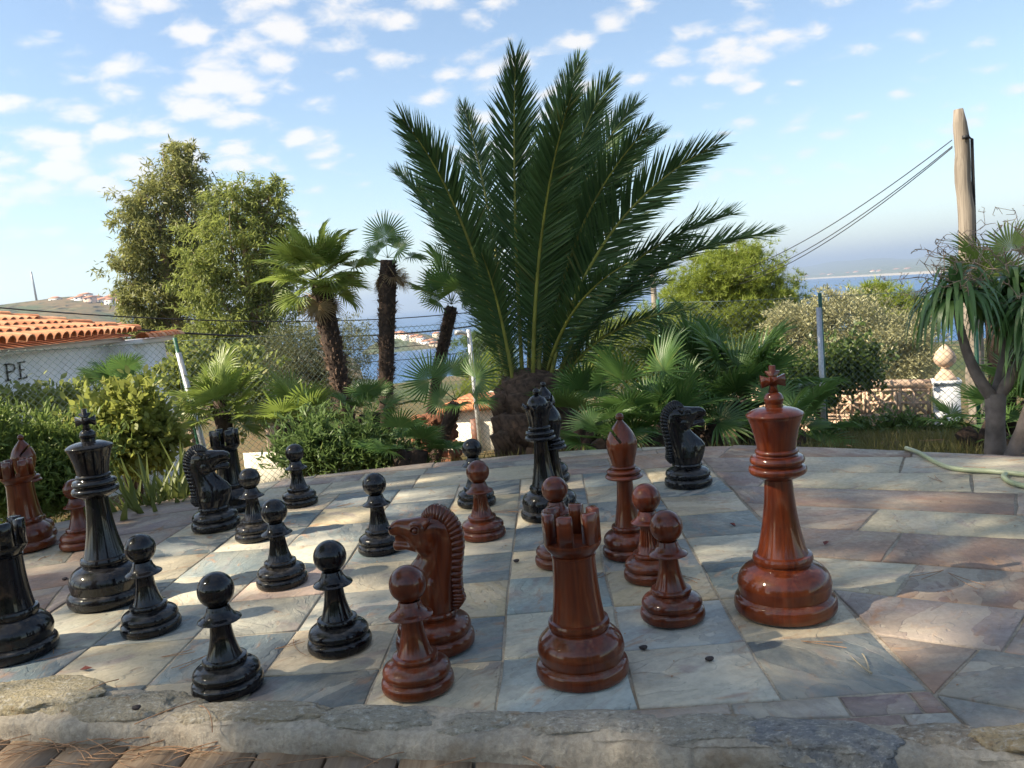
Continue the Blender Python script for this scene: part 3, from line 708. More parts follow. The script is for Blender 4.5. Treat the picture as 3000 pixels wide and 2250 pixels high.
def bishop(mat, R=0.081):
    t = empty('chess_bishop', (0, 0, 0)); felt(R, mat, t)
    part('base', base_prof(0.95, 1.15, 0.58), R, mat, t)
    part('shaft', shaft(1.13, 2.90, 0.50, 0.29), R, mat, t)
    part('collar', [(0, 2.80), (0.30, 2.80)] + list(curve_through([(0.48, 2.85), (0.66, 2.91), (0.69, 2.97), (0.63, 3.04), (0.55, 3.06)], 4)) + list(curve_through([(0.55, 3.08), (0.62, 3.12), (0.62, 3.18), (0.56, 3.23), (0.46, 3.25)], 4)) + list(curve_through([(0.43, 3.27), (0.46, 3.30), (0.45, 3.34), (0.41, 3.37)], 3)) + [(0, 3.38)], R, mat, t)
    if mat.name not in _mitre:
        V, F = lathe(np.array([(0, 3.36)] + list(curve_through([(0.40, 3.36), (0.44, 3.55), (0.52, 3.85), (0.565, 4.10), (0.54, 4.32), (0.44, 4.56), (0.29, 4.78), (0.15, 4.95), (0.09, 5.03)], 6)) + [(0, 5.04)]) * R, 56)
        o = obj('mitre_tmp', make_mesh('mitre', V, F, mat, True, 40))
        a = RAD(34); Rm = np.array([[math.cos(a), 0, math.sin(a)], [0, 1, 0], [-math.sin(a), 0, math.cos(a)]])
        c = obj('cut_tmp', MB().box(Rm @ np.array([0, 0, 0]) + np.array([0.34, 0, 4.68]) * R, (0.10 * R, 2.0 * R, 1.0 * R), Rm).mesh('cut', mat))
        md = o.modifiers.new('b', 'BOOLEAN'); md.object = c; md.operation = 'DIFFERENCE'; md.solver = 'EXACT'
        bpy.context.view_layer.update(); dg = bpy.context.evaluated_depsgraph_get()
        me = bpy.data.meshes.new_from_object(o.evaluated_get(dg)); me.set_sharp_from_angle(angle=RAD(35))
        bpy.data.objects.remove(o); bpy.data.objects.remove(c); _mitre[mat.name] = me
    obj('mitre', _mitre[mat.name], t)
    q = np.linspace(-1.2, PI/2, 14); part('finial', [(0, 4.98)] + [(0.15 * math.cos(x), 5.14 + 0.15 * math.sin(x)) for x in q[:-1]] + [(0.003, 5.29)], R, mat, t, 24)
    return t
def loft(secs, n=28, p=2.4):
    """secs: (center, axis-u vector, axis-v vector) superellipse rings"""
    a = np.linspace(0, 2*PI, n, endpoint=False); ca, sa = np.cos(a), np.sin(a)
    cu, su = np.sign(ca) * abs(ca) ** (2/p), np.sign(sa) * abs(sa) ** (2/p)
    V = [np.asarray(c) + cu[:, None] * np.asarray(u) + su[:, None] * np.asarray(v) for c, u, v in secs]; F = []
    for k in range(len(secs) - 1):
        for i in range(n): j = (i+1) % n; F.append((k*n+i, k*n+j, (k+1)*n+j, (k+1)*n+i))
    F.append(tuple(range(n))[::-1]); F.append(tuple((len(secs)-1)*n+i for i in range(n)))
    return np.concatenate(V), F
_horse = {}
def horse_mesh(mat, R):
    if 'm' not in _horse:
        m = MB()
        zs = np.array([0.90, 1.05, 1.25, 1.5, 1.7, 1.9, 2.1, 2.3, 2.5, 2.7, 2.9, 3.05, 3.18])
        fr = np.interp(zs, [0.9, 1.1, 1.45, 1.72, 1.95, 2.2, 2.4, 2.7, 3.0, 3.2], [0.56, 0.66, 0.80, 0.82, 0.64, 0.36, 0.20, 0.16, 0.12, 0.02])
        bk = np.interp(zs, [0.9, 1.2, 1.8, 2.4, 2.8, 3.05, 3.2], [-0.56, -0.62, -0.66, -0.76, -0.78, -0.70, -0.50])
        hw = np.interp(zs, [0.9, 1.3, 1.7, 2.2, 2.6, 3.0, 3.2], [0.54, 0.52, 0.44, 0.32, 0.28, 0.25, 0.20])
        m.add(*loft([((( a + b) / 2, 0, z), ((a - b) / 2, 0, 0), (0, w, 0)) for z, a, b, w in zip(zs, fr, bk, hw)], 28, 2.2))
        xs = np.array([-0.62, -0.45, -0.25, 0.0, 0.2, 0.4, 0.55, 0.70, 0.84, 0.92])
        tp = np.interp(xs, [-.62, -.45, -.2, 0.05, 0.4, 0.7, 0.85, 0.92], [3.18, 3.30, 3.36, 3.36, 3.30, 3.27, 3.20, 3.10])
        bt = np.interp(xs, [-.62, -.45, -.2, 0.05, 0.25, 0.45, 0.6, 0.92], [2.75, 2.50, 2.36, 2.34, 2.46, 2.78, 2.84, 2.88])
        hw = np.interp(xs, [-.62, -.3, 0.0, 0.25, 0.5, 0.72, 0.86, 0.92], [0.18, 0.30, 0.34, 0.31, 0.235, 0.235, 0.225, 0.16])
        m.add(*loft([((x, 0, (a + b) / 2), (0, 0, (a - b) / 2), (0, w, 0)) for x, a, b, w in zip(xs, tp, bt, hw)], 28, 2.6))
        # lower jaw and lip, mouth left open between
        xs = np.array([0.10, 0.3, 0.5, 0.68, 0.80, 0.86]); tp = np.array([2.72, 2.72, 2.70, 2.73, 2.74, 2.70]); bt = np.array([2.42, 2.46, 2.50, 2.47, 2.47, 2.55]); hw = np.array([0.28, 0.25, 0.19, 0.185, 0.175, 0.11])
        m.add(*loft([((x, 0, (a + b) / 2), (0, 0, (a - b) / 2), (0, w, 0)) for x, a, b, w in zip(xs, tp, bt, hw)], 24, 2.4))
        # teeth inside the mouth, nostril swell, brow and cheek
        m.box((0.62, 0, 2.79), (0.34, 0.24, 0.20))
        def ball(c, r, sc=(1, 1, 1)):
            bm = bmesh.new(); bmesh.ops.create_icosphere(bm, subdivisions=2, radius=r); P = np.array([v.co[:] for v in bm.verts]) * np.array(sc) + np.array(c); F = [tuple(v.index for v in f.verts) for f in bm.faces]; bm.free(); m.add(P, F)
        for s in (-1, 1):
            ball((0.80, 0.15 * s, 3.06), 0.11, (1, .9, 1)); ball((0.10, 0.25 * s, 3.20), 0.11, (1.5, .8, .6)); ball((-0.05, 0.22 * s, 2.66), 0.27, (1, .55, 1))
            for kx, zz, rr_ in ((0.05, 1.35, .13), (-0.2, 1.5, .12), (0.3, 1.5, .12)): ball((kx, 0.40 * s, zz), rr_, (.6, .6, 3.0))
        o = obj('horse_tmp', m.mesh('horse_tmp', mat)); md = o.modifiers.new('r', 'REMESH'); md.mode = 'VOXEL'; md.voxel_size = 0.032; md.use_smooth_shade = True
        sm = o.modifiers.new('s', 'SMOOTH'); sm.factor = 0.5; sm.iterations = 2
        bpy.context.view_layer.update(); dg = bpy.context.evaluated_depsgraph_get(); me = bpy.data.meshes.new_from_object(o.evaluated_get(dg)); bpy.data.objects.remove(o)
        _horse['m'] = me
    me = _horse['m'].copy(); me.transform(Matrix.Scale(R, 4)); me.materials.clear(); me.materials.append(mat)
    me.polygons.foreach_set('use_smooth', np.ones(len(me.polygons), dtype=bool)); return me
def knight(mat, R=0.093):
    t = empty('chess_knight', (0, 0, 0)); felt(R, mat, t)
    part('base', base_prof(0.80, 0.98, 0.60), R, mat, t)
    h = obj('horse_head', horse_mesh(mat, R), t)
    # mane: a fin of carved locks down the back of the neck
    outer = curve_through([(0.02, 3.40), (-0.12, 3.55), (-0.32, 3.64), (-0.58, 3.56), (-0.83, 3.34), (-0.98, 3.02), (-1.0, 2.62), (-0.92, 2.2), (-0.86, 1.8), (-0.86, 1.45), (-0.90, 1.22), (-0.74, 1.0)], 5)
    inner = curve_through([(0.0, 3.22), (-0.12, 3.2), (-0.28, 3.16), (-0.42, 3.1), (-0.52, 3.0), (-0.58, 2.85), (-0.58, 2.55), (-0.55, 2.2), (-0.52, 1.8), (-0.50, 1.45), (-0.48, 1.22), (-0.46, 1.0)], 5)
    m = MB(); n = len(outer); step = 2
    for i in range(0, n - 1, step):
        k = min(i + step, n - 1)
        if k == i: break
        gapf = 0.10
        a0 = outer[i] + (outer[k] - outer[i]) * gapf; a1 = outer[k]; b0, b1 = inner[i], inner[k]; mid = (outer[i] + outer[k]) / 2 + (outer[i] + outer[k] - inner[i] - inner[k]) * 0.012
        for s in (1,):
            w0, w1 = 0.085, 0.15
            P = np.array([[a0[0], -w0, a0[1]], [mid[0], -w0, mid[1]], [a1[0], -w0, a1[1]], [b1[0], -w1, b1[1]], [b0[0], -w1, b0[1]], [a0[0], w0, a0[1]], [mid[0], w0, mid[1]], [a1[0], w0, a1[1]], [b1[0], w1, b1[1]], [b0[0], w1, b0[1]]]) * R
            m.add(P, [(0,1,2,3,4), (9,8,7,6,5), (0,5,6,1), (1,6,7,2), (2,7,8,3), (3,8,9,4), (4,9,5,0)])
    # a slightly narrower core behind the locks so the grooves have a floor
    O = np.concatenate([outer * 0.985 + np.array([-0.002, 0.04]), inner[::-1]]) * R; nn = len(O); w = 0.07 * R
    obj('mane', m.mesh('mane', mat, False), t)
    q = len(outer); m2 = MB(); oo = outer + (inner - outer) * 0.07
    V = np.concatenate([np.c_[oo[:, 0], np.full(q, -0.075), oo[:, 1]], np.c_[inner[:, 0], np.full(q, -0.135), inner[:, 1]], np.c_[oo[:, 0], np.full(q, 0.075), oo[:, 1]], np.c_[inner[:, 0], np.full(q, 0.135), inner[:, 1]]]) * R
    F = []
    for i in range(q - 1): F += [(i, i+1, q+i+1, q+i), (2*q+i+1, 2*q+i, 3*q+i, 3*q+i+1), (i+1, i, 2*q+i, 2*q+i+1)]
    obj('crest', make_mesh('crest', V, F, mat), t)
    for s in (-1, 1):
        bm = bmesh.new(); bmesh.ops.create_uvsphere(bm, u_segments=16, v_segments=10, radius=0.072 * R); me = bpy.data.meshes.new('eye'); bm.to_mesh(me); bm.free(); me.materials.append(mat); me.polygons.foreach_set('use_smooth', np.ones(len(me.polygons), dtype=bool))
        e = obj('eye', me, t, (0.12 * R, 0.315 * s * R, 3.06 * R))
        a = np.linspace(0, 2*PI, 25)[:-1]; pts = [(0.125 * math.cos(x) * R, 0.0, 0.10 * math.sin(x) * R) for x in a] + [(0.125 * R, 0, 0)]
        obj('eyelid', MB().tube(pts, 0.022 * R, 6, False).mesh('eyelid', mat, True), e)
        E_ = np.array([(0.0, 0.20, 3.16), (-0.06, 0.34, 3.26), (-0.16, 0.36, 3.12), (-0.10, 0.25, 2.98), (-0.46, 0.42, 3.50)]); E_[:, 1] *= s
        f = [(0, 1, 4), (1, 2, 4), (2, 3, 4), (3, 0, 4), (0, 3, 2, 1)]
        obj('ear', make_mesh('ear', E_ * R, f if s > 0 else [x[::-1] for x in f], mat), t)
        obj('nostril', MB().tube([(0.80 * R, 0.245 * s * R, 3.12 * R), (0.86 * R, 0.235 * s * R, 3.07 * R)], [0.03 * R, 0.022 * R], 8).mesh('nostril', FELT, True), h)
    return t
def pos(x0, x1, yb, r):
    """base centre from the picture: left edge x0, right edge x1, lowest front point yb"""
    p = gp((x0 + x1) / 2, yb)[:2]; d = p - CAM[:2]; d /= np.linalg.norm(d); return p + d * r * 0.97
MAKE = dict(pawn=pawn, rook=rook, king=king, queen=queen, bishop=bishop, knight=knight)
RADI = dict(pawn=.0765, rook=.097, king=.117, queen=.094, bishop=.081, knight=.093)
PIECES = [
 ('king', 'B', 167, 321, 1320, 0.2, 'tall black chess king with a cross, towering over the left of the board'),
 ('rook', 'B', -27, 113, 1437, 0.3, 'black chess rook cut off by the picture edge, in front of the black king'),
 ('pawn', 'B', 265, 398, 1380, 0, 'black pawn standing just in front of the black king'),
 ('pawn', 'B', 417, 580, 1518, 0, 'black pawn right behind the stone rim, its foot partly hidden by it'),
 ('pawn', 'B', 668, 810, 1424, 0, 'black pawn on a sandy tile beside the muzzle side of the red knight'),
 ('pawn', 'B', 557, 670, 1278, 2, 'dusty sunlit black pawn on a pinkish tile in the middle of the black pawns'),
 ('pawn', 'B', 513, 600, 1173, 2, 'black pawn just to the right of the left black knight'),
 ('pawn', 'B', 612, 688, 1098, 2, 'black pawn at the far left corner of the board, near the shrubs'),
 ('pawn', 'B', 775, 877, 1203, 2, 'fluted black pawn half hidden behind the red knight muzzle'),
 ('pawn', 'B', 990, 1073, 1100, 2, 'black pawn directly behind a red pawn in front of the white wall'),
 ('knight', 'B', 420, 520, 1152, 0.12, 'black chess knight facing right in front of a black rook'),
 ('rook', 'B', 458, 556, 1112, 0.2, 'black chess rook behind the muzzle of the left black knight'),
 ('queen', 'B', 1128, 1240, 1132, 0, 'black chess queen with a scalloped crown in front of the big palm'),
 ('bishop', 'B', 1155, 1254, 1116, 2.4, 'black bishop close behind the black queen'),
 ('bishop', 'B', 1148, 1236, 1048, 0.5, 'black bishop farthest back, hidden behind queen and first bishop'),
 ('knight', 'B', 1437, 1540, 1060, 0.10, 'black chess knight facing right alone at the far right of the board'),
 ('rook', 'R', 1163, 1364, 1502, 0.28, 'big red mahogany rook with six battlements just behind the stone rim'),
 ('pawn', 'R', 827, 990, 1520, 0, 'red mahogany pawn in front of the red knight, by the rim'),
 ('knight', 'R', 862, 1030, 1430, PI - 0.25, 'red mahogany chess knight facing left with an open mouth'),
 ('pawn', 'R', 998, 1095, 1173, 2, 'fluted red pawn in front of a black pawn'),
 ('pawn', 'R', 1157, 1271, 1235, 0, 'red pawn directly behind the red rook'),
 ('bishop', 'R', 1303, 1423, 1217, PI, 'red bishop with a cut mitre behind two red pawns'),
 ('pawn', 'R', 1352, 1470, 1270, 2, 'red pawn between the red bishop and another red pawn'),
 ('pawn', 'R', 1385, 1527, 1362, 0, 'red pawn on a pale tile beside the big red king'),
 ('king', 'R', 1588, 1811, 1360, 0.06, 'tall red mahogany king with a cross at the right side of the board'),
 ('rook', 'R', 6, 123, 1196, 0.5, 'red rook off the board by the dark shrub, behind the black rook'),
 ('bishop', 'R', 26, 130, 1172, 0.2, 'red bishop off the board, its head showing above a red rook'),
 ('pawn', 'R', 136, 222, 1190, 0, 'red pawn off the board, partly behind the black king'),
]
proto = {}
for kind, c, x0, x1, yb, rz, label in PIECES:
    mat = BLACK if c == 'B' else RED
    fl = kind == 'pawn' and rz == 2
    key = (kind, c, fl)
    if key not in proto:
        proto[key] = pawn(mat, fl) if kind == 'pawn' else MAKE[kind](mat); o = proto[key]
    else: o = copy_tree(proto[key])
    p = pos(x0, x1, yb, RADI[kind]); o.location = (p[0], p[1], 0.0012)
    o.rotation_euler = (rt.uniform(-1, 1) * 0.006, rt.uniform(-1, 1) * 0.006, rz if kind != 'pawn' else rt.uniform(0, 6))
    tag(o, label, 'chess piece', 'giant chess set')
# ------------------------------------------------------------------ foliage tools
def unit(v): v = np.asarray(v, float); return v / (np.linalg.norm(v, axis=-1, keepdims=True) + 1e-12)
def scatter(tv, tf, P, D, N, Sc):
    """copies of a small template: its y axis along D, z along N"""
    D = unit(D); N = unit(N - D * np.sum(N * D, 1, keepdims=True)); X = np.cross(D, N); k = len(tv)
    Sc = np.asarray(Sc).reshape(-1, 1, 1) if np.ndim(Sc) else Sc
    V = P[:, None, :] + Sc * (tv[None, :, 0:1] * X[:, None] + tv[None, :, 1:2] * D[:, None] + tv[None, :, 2:3] * N[:, None])
    F = (tf[None] + (np.arange(len(P)) * k)[:, None, None]).reshape(-1, tf.shape[1])
    return V.reshape(-1, 3), F
LANCE = (np.array([(0, 0, 0), (.11, .45, .05), (0, 1, -.06), (-.11, .45, .05)]), np.array([(0, 1, 2, 3)]))
OVAL = (np.array([(0, 0, 0), (.24, .35, .05), (.2, .72, .03), (0, 1, -.06), (-.2, .72, .03), (-.24, .35, .05)]), np.array([(0, 1, 2, 5), (5, 2, 3, 4)]))
def _tuft(n, spread, w):
    V = []; F = []; r = random.Random(5)
    for i in range(n):
        a = 2 * PI * i / n + r.uniform(-.3, .3); s = spread * r.uniform(0.5, 1.0); d = np.array([math.sin(s) * math.cos(a), math.cos(s), math.sin(s) * math.sin(a)]); t = unit(np.cross(d, [r.uniform(-1, 1), r.uniform(-1, 1), r.uniform(-1, 1)])) * w
        k = len(V); L = r.uniform(.7, 1.0); V += [d * 0.02 + t, d * L, d * 0.02 - t]; F.append((k, k + 1, k + 2))
    return np.array(V), np.array(F)
TUFT = _tuft(9, 0.95, 0.035)
def clump_points(blobs, n, sub=0.22, per=26, rng=RNG, hollow=0.35, ragged=0.16):
    """blobs: (centre, radii); leaves gathered in sub-clumps spread through each ellipsoid"""
    w = np.array([np.prod(r) ** (2/3) for c, r in blobs]); w = w / w.sum(); P = []; O = []
    for (c, r), q in zip(blobs, w):
        m = max(3, int(n * q / per)); d = unit(rng.normal(size=(m, 3))); rad = hollow + (1 - hollow) * rng.random((m, 1)) ** 0.6 + 0.30 * (rng.random((m, 1)) < ragged)
        r = np.asarray(r); cc = np.asarray(c) + d * rad * r * (1 + 0.12 * rng.normal(size=(m, 1)))
        sr = sub * rng.uniform(0.6, 1.5, (m, 1)) * r.mean()
        pts = cc[:, None] + rng.normal(size=(m, per, 3)) * sr[:, None] * np.array([1, 1, 0.8]) * 0.6
        P.append(pts.reshape(-1, 3)); O.append(np.repeat(d, per, 0))
    return np.concatenate(P), np.concatenate(O)
def shoots_pts(blobs, ns, L):
    P = []; O = []
    for i in range(ns):
        c, r = blobs[RNG.integers(len(blobs))]; d = unit(RNG.normal(size=3) + np.array([0, 0, 0.7])); p = np.asarray(c) + d * np.asarray(r) * 0.75; v = unit(d * 0.8 + np.array([0, 0, 0.7]) + RNG.normal(size=3) * 0.3); l = L * RNG.uniform(0.4, 1.2)
        for t in np.linspace(0, 1, 14): P.append(p + v * l * t + RNG.normal(size=3) * l * 0.03); O.append(v * 1.6); v = unit(v + RNG.normal(size=3) * 0.06 - np.array([0, 0, 0.02]))
    return np.array(P), np.array(O)
def foliage(name, blobs, n, size_, tmpl, mat, parent, droop=0.0, sub=0.22, per=26, up=0.3, out=0.7, origin=(0, 0, 0), keep=None, shoots=0, shootL=0.2, hollow=0.35, ragged=0.16):
    P, O = clump_points(blobs, n, sub, per, hollow=hollow, ragged=ragged)
    if shoots: a, b = shoots_pts(blobs, shoots, shootL); P = np.concatenate([P, a]); O = np.concatenate([O, b])
    if keep is not None: k = keep(P); P, O = P[k], O[k]
    m = len(P); D = unit(RNG.normal(size=(m, 3)) + out * O + np.array([0, 0, up - droop])); N = RNG.normal(size=(m, 3)) + np.array([0, 0, 0.8])
    V, F = scatter(tmpl[0], tmpl[1], P - np.asarray(origin), D, N, size_ * RNG.uniform(0.6, 1.25, m))
    return obj(name, make_mesh(name, V, F, mat), parent)
BARK = plain('bark', (0.14, 0.095, 0.065), 0.95, var=0.4, scale=9, bump=0.8)
PALEBARK = plain('pale_bark', (0.30, 0.22, 0.16), 0.9, var=0.35, scale=5, bump=0.6)
def limbs(base, top, blobs, r0, mat, parent, origin, wob=0.1, seg=8, name='trunk', lname='limb', rr_=random.Random(4)):
    base, top = np.asarray(base, float), np.asarray(top, float)
    t = np.linspace(0, 1, 9)[:, None]; P = base + (top - base) * t; L = np.linalg.norm(top - base)
    P[1:, :2] += np.cumsum(np.array([[rr_.uniform(-1, 1), rr_.uniform(-1, 1)] for _ in range(8)]), 0) * wob * L * 0.06
    obj(name, MB().tube(P - origin, np.linspace(r0, r0 * 0.45, 9), 10).mesh(name, mat, True), parent)
    for c, r in blobs:
        c = np.asarray(c); k = P[min(8, max(2, int(8 * np.clip((c[2] - base[2]) / (top[2] - base[2] + 1e-6) - 0.25, 0.2, 1))))]
        mid = (k + c) / 2 + np.array([rr_.uniform(-.1, .1), rr_.uniform(-.1, .1), 0.12]) * np.linalg.norm(c - k)
        m = MB(); Q = bez(k, mid, c, 8); m.tube(Q - origin, np.linspace(r0 * 0.36, r0 * 0.08, 8), 6)
        for _ in range(5):
            s = Q[rr_.randint(3, 7)]; e = c + np.array([rr_.uniform(-1, 1), rr_.uniform(-1, 1), rr_.uniform(-.6, 1)]) * np.asarray(r) * 0.9
            m.tube(bez(s, (s + e) / 2 + np.array([0, 0, .05]), e, 5) - origin, np.linspace(r0 * 0.12, r0 * 0.03, 5), 5)
        obj(lname, m.mesh(lname, mat, True), parent)
def B(x, y, rx, ry, D, dd=None):
    a = size(rx, D); b = size(ry, D); return (at(x, y, D), (a, dd or (a + b) / 2 * 0.95, b))
def plant(name, label, cat, blist, n, leaf, tmpl, mat, trunk_px=None, D=None, r0=0.05, bark=BARK, group=None, **kw):
    blobs = [B(*b) if len(b) > 4 else B(*b, D) for b in blist]
    c = np.mean([q[0] for q in blobs], 0)
    bx, by = (c[0], c[1]) if trunk_px is None else at(trunk_px[0], 700, D)[:2]
    bz = float(ground_z(np.array(bx), np.array(by))) - 0.05; o = np.array([bx, by, bz])
    t = empty(name, o, 0, label, cat, group)
    zt = max(q[0][2] for q in blobs)
    limbs(o, (c[0], c[1], bz + (zt - bz) * 0.8), blobs, r0, bark, t, o)
    foliage('crown' if cat == 'tree' else 'foliage', blobs, n, leaf, tmpl, mat, t, origin=o, **kw)
    return t
EUC1 = leafmat('eucalyptus_leaf', (0.125, 0.145, 0.046), (0.21, 0.22, 0.075), (0.27, 0.21, 0.09), 0.4)
EUC2 = leafmat('green_gum_leaf', (0.115, 0.155, 0.036), (0.21, 0.245, 0.065), (0.25, 0.23, 0.08), 0.42)
PINEL = leafmat('pine_needles', (0.11, 0.155, 0.025), (0.22, 0.27, 0.045), (0.16, 0.12, 0.05), 0.38)
OLIVE = leafmat('olive_leaf', (0.21, 0.215, 0.115), (0.36, 0.35, 0.20), (0.36, 0.34, 0.24), 0.25, 0.45)
DARKL = leafmat('dark_shrub_leaf', (0.045, 0.08, 0.022), (0.095, 0.14, 0.038), (0.14, 0.17, 0.04), 0.35, 0.4)
BUSH = leafmat('grey_green_bush', (0.075, 0.085, 0.036), (0.125, 0.135, 0.062), None, 0.3)
YELL = leafmat('yellow_green_leaf', (0.13, 0.16, 0.035), (0.24, 0.26, 0.065), (0.36, 0.31, 0.11), 0.4, 0.4)
FEATH = leafmat('feathery_green', (0.085, 0.125, 0.028), (0.15, 0.205, 0.05), (0.17, 0.19, 0.06), 0.35)
FEATH2 = leafmat('feathery_dark', (0.06, 0.105, 0.034), (0.115, 0.175, 0.055), (0.16, 0.18, 0.06), 0.35)

E1 = [(400, 365, 48, 50), (330, 425, 62, 52), (415, 445, 55, 60), (298, 500, 45, 55), (350, 540, 72, 62), (285, 590, 36, 50), (320, 650, 62, 55), (395, 620, 60, 60), (380, 700, 70, 50), (420, 540, 40, 50), (385, 330, 30, 25), (300, 720, 40, 40)]
plant('eucalyptus_tree', 'tall olive-brown eucalyptus, the taller and duller of the two trees behind the tiled house', 'tree', E1, 36000, 0.21, LANCE, EUC1, (395, 0), 30, 0.24, PALEBARK, droop=1.1, sub=0.23, per=55, hollow=0.2, ragged=0.3)
E2 = [(498, 428, 48, 42), (560, 430, 45, 42), (600, 460, 42, 52), (480, 510, 72, 56), (575, 530, 62, 62), (445, 600, 58, 62), (535, 630, 72, 66), (600, 630, 45, 70), (480, 715, 76, 56), (575, 730, 64, 56), (425, 770, 66, 50), (620, 560, 28, 40), (520, 780, 80, 40), (590, 405, 22, 20)]
plant('gum_tree', 'bright green airy gum tree with thin reddish trunks beside the duller eucalyptus', 'tree', E2, 36000, 0.20, LANCE, EUC2, (560, 0), 27, 0.22, PALEBARK, droop=1.1, sub=0.23, per=55, hollow=0.2, ragged=0.3)
plant('round_bush', 'large rounded grey-green bush behind the leaning fan palm trunk', 'bush', [(650, 775, 85, 75), (600, 830, 48, 60), (705, 755, 55, 62), (725, 840, 55, 62), (660, 850, 80, 60), (765, 760, 45, 70), (620, 760, 50, 50)], 24000, 0.06, LANCE, BUSH, None, 13, 0.06, sub=0.2)
plant('stone_pine', 'rounded bright yellow-green pine tree beyond the wire fence', 'tree', [(1580, 588, 98, 52), (1515, 635, 74, 50), (1648, 638, 74, 50), (1482, 690, 55, 45), (1580, 680, 115, 50), (1665, 700, 55, 45), (1592, 556, 48, 32), (1560, 740, 110, 40), (1690, 660, 34, 34)], 15000, 0.20, TUFT, PINEL, (1590, 0), 22, 0.16, up=0.7, sub=0.2, per=12)
plant('pine_sapling', 'young bright green pine poking out above the silvery olive tree', 'tree', [(1880, 640, 34, 26), (1935, 665, 46, 40), (1975, 700, 40, 40), (1900, 690, 50, 40)], 2600, 0.15, TUFT, PINEL, (1930, 0), 14, 0.05, up=0.8, sub=0.3, per=10)
plant('olive_tree', 'silvery olive tree filling the space above the patterned block wall', 'tree', [(1800, 660, 36, 34), (1835, 700, 82, 60), (1725, 715, 66, 56), (1915, 735, 82, 60), (1975, 780, 50, 60), (1690, 780, 52, 55), (1800, 780, 105, 60), (1900, 815, 92, 55), (1750, 690, 50, 40), (1690, 690, 34, 30)], 46000, 0.062, LANCE, OLIVE, (1820, 0), 11.2, 0.07, PALEBARK, sub=0.2, out=0.9)
plant('hedge_pine', 'pale yellow-green shrub showing between the big palm and the fan palm thicket', 'shrub', [(1330, 740, 60, 60), (1400, 720, 60, 50), (1290, 800, 50, 50), (1450, 770, 70, 50), (1380, 800, 60, 50), (1040, 850, 45, 50), (1075, 800, 36, 50)], 9000, 0.12, TUFT, PINEL, None, 13, 0.05, sub=0.25, per=12)
plant('glossy_shrub', 'dark glossy shrub hanging over the patterned block wall', 'shrub', [(1780, 810, 55, 36), (1840, 785, 50, 34), (1715, 850, 46, 40), (1770, 860, 30, 34), (1870, 815, 34, 24), (1690, 820, 40, 30)], 5200, 0.060, OVAL, DARKL, (1745, 0), 8.9, 0.02, sub=0.45, droop=0.5, shoots=120, shootL=0.3)
plant('low_shrub', 'low dark shrubs along the foot of the white gate pillar', 'shrub', [(1870, 930, 60, 22), (1950, 930, 60, 26), (2020, 938, 50, 22), (1800, 940, 50, 22), (2080, 950, 40, 18)], 6000, 0.045, OVAL, DARKL, None, 7.6, 0.015, sub=0.3)
plant('dark_conifer', 'dark flat-branched conifer behind the white lamp arm', 'tree', [(1040, 735, 42, 14), (1050, 762, 50, 14), (1045, 790, 48, 14), (1060, 720, 24, 10), (1010, 790, 30, 10)], 2600, 0.20, TUFT, FEATH2, (1062, 0), 20, 0.08, up=0.2, sub=0.4, per=10)
plant('feathery_shrub', 'soft dark feathery shrub beside the red rook and pawn off the board', 'shrub', [(55, 1000, 78, 44), (130, 1025, 50, 52), (15, 1050, 62, 60), (150, 985, 34, 30), (80, 965, 50, 22), (165, 1055, 32, 40), (-60, 965, 66, 60), (195, 1010, 24, 40), (60, 1055, 60, 50)], 24000, 0.048, LANCE, FEATH, None, 4.75, 0.012, sub=0.42, up=0.6, shoots=260, shootL=0.22)
plant('yellow_shrub', 'sunlit yellow-green leafy shrub behind the black king', 'shrub', [(275, 925, 56, 40), (232, 915, 30, 28), (322, 912, 34, 32), (285, 975, 60, 38), (335, 962, 32, 36), (228, 962, 26, 32), (300, 885, 26, 18)], 5600, 0.062, OVAL, YELL, None, 5.7, 0.010, sub=0.42, out=1.0, shoots=150, shootL=0.22)
plant('needle_shrub', 'loose dark green needle-leaved shrub under the fan palms, behind the black pawns', 'shrub', [(715, 980, 78, 24), (640, 992, 44, 20), (820, 988, 64, 22), (890, 1000, 32, 13), (680, 945, 40, 22), (790, 950, 40, 20), (740, 1005, 78, 15)], 6500, 0.062, LANCE, FEATH2, None, 5.2, 0.012, sub=0.5, up=0.5, shoots=170, shootL=0.20)
plant('lower_hedge', 'mass of mixed green shrubs on the slope below the tiled house', 'shrub', [(450, 840, 70, 50), (540, 860, 60, 60), (400, 800, 50, 45), (520, 800, 60, 50), (640, 900, 60, 60), (60, 900, 120, 50), (180, 880, 60, 40)], 9000, 0.09, OVAL, EUC2, None, 10.5, 0.03, sub=0.25)

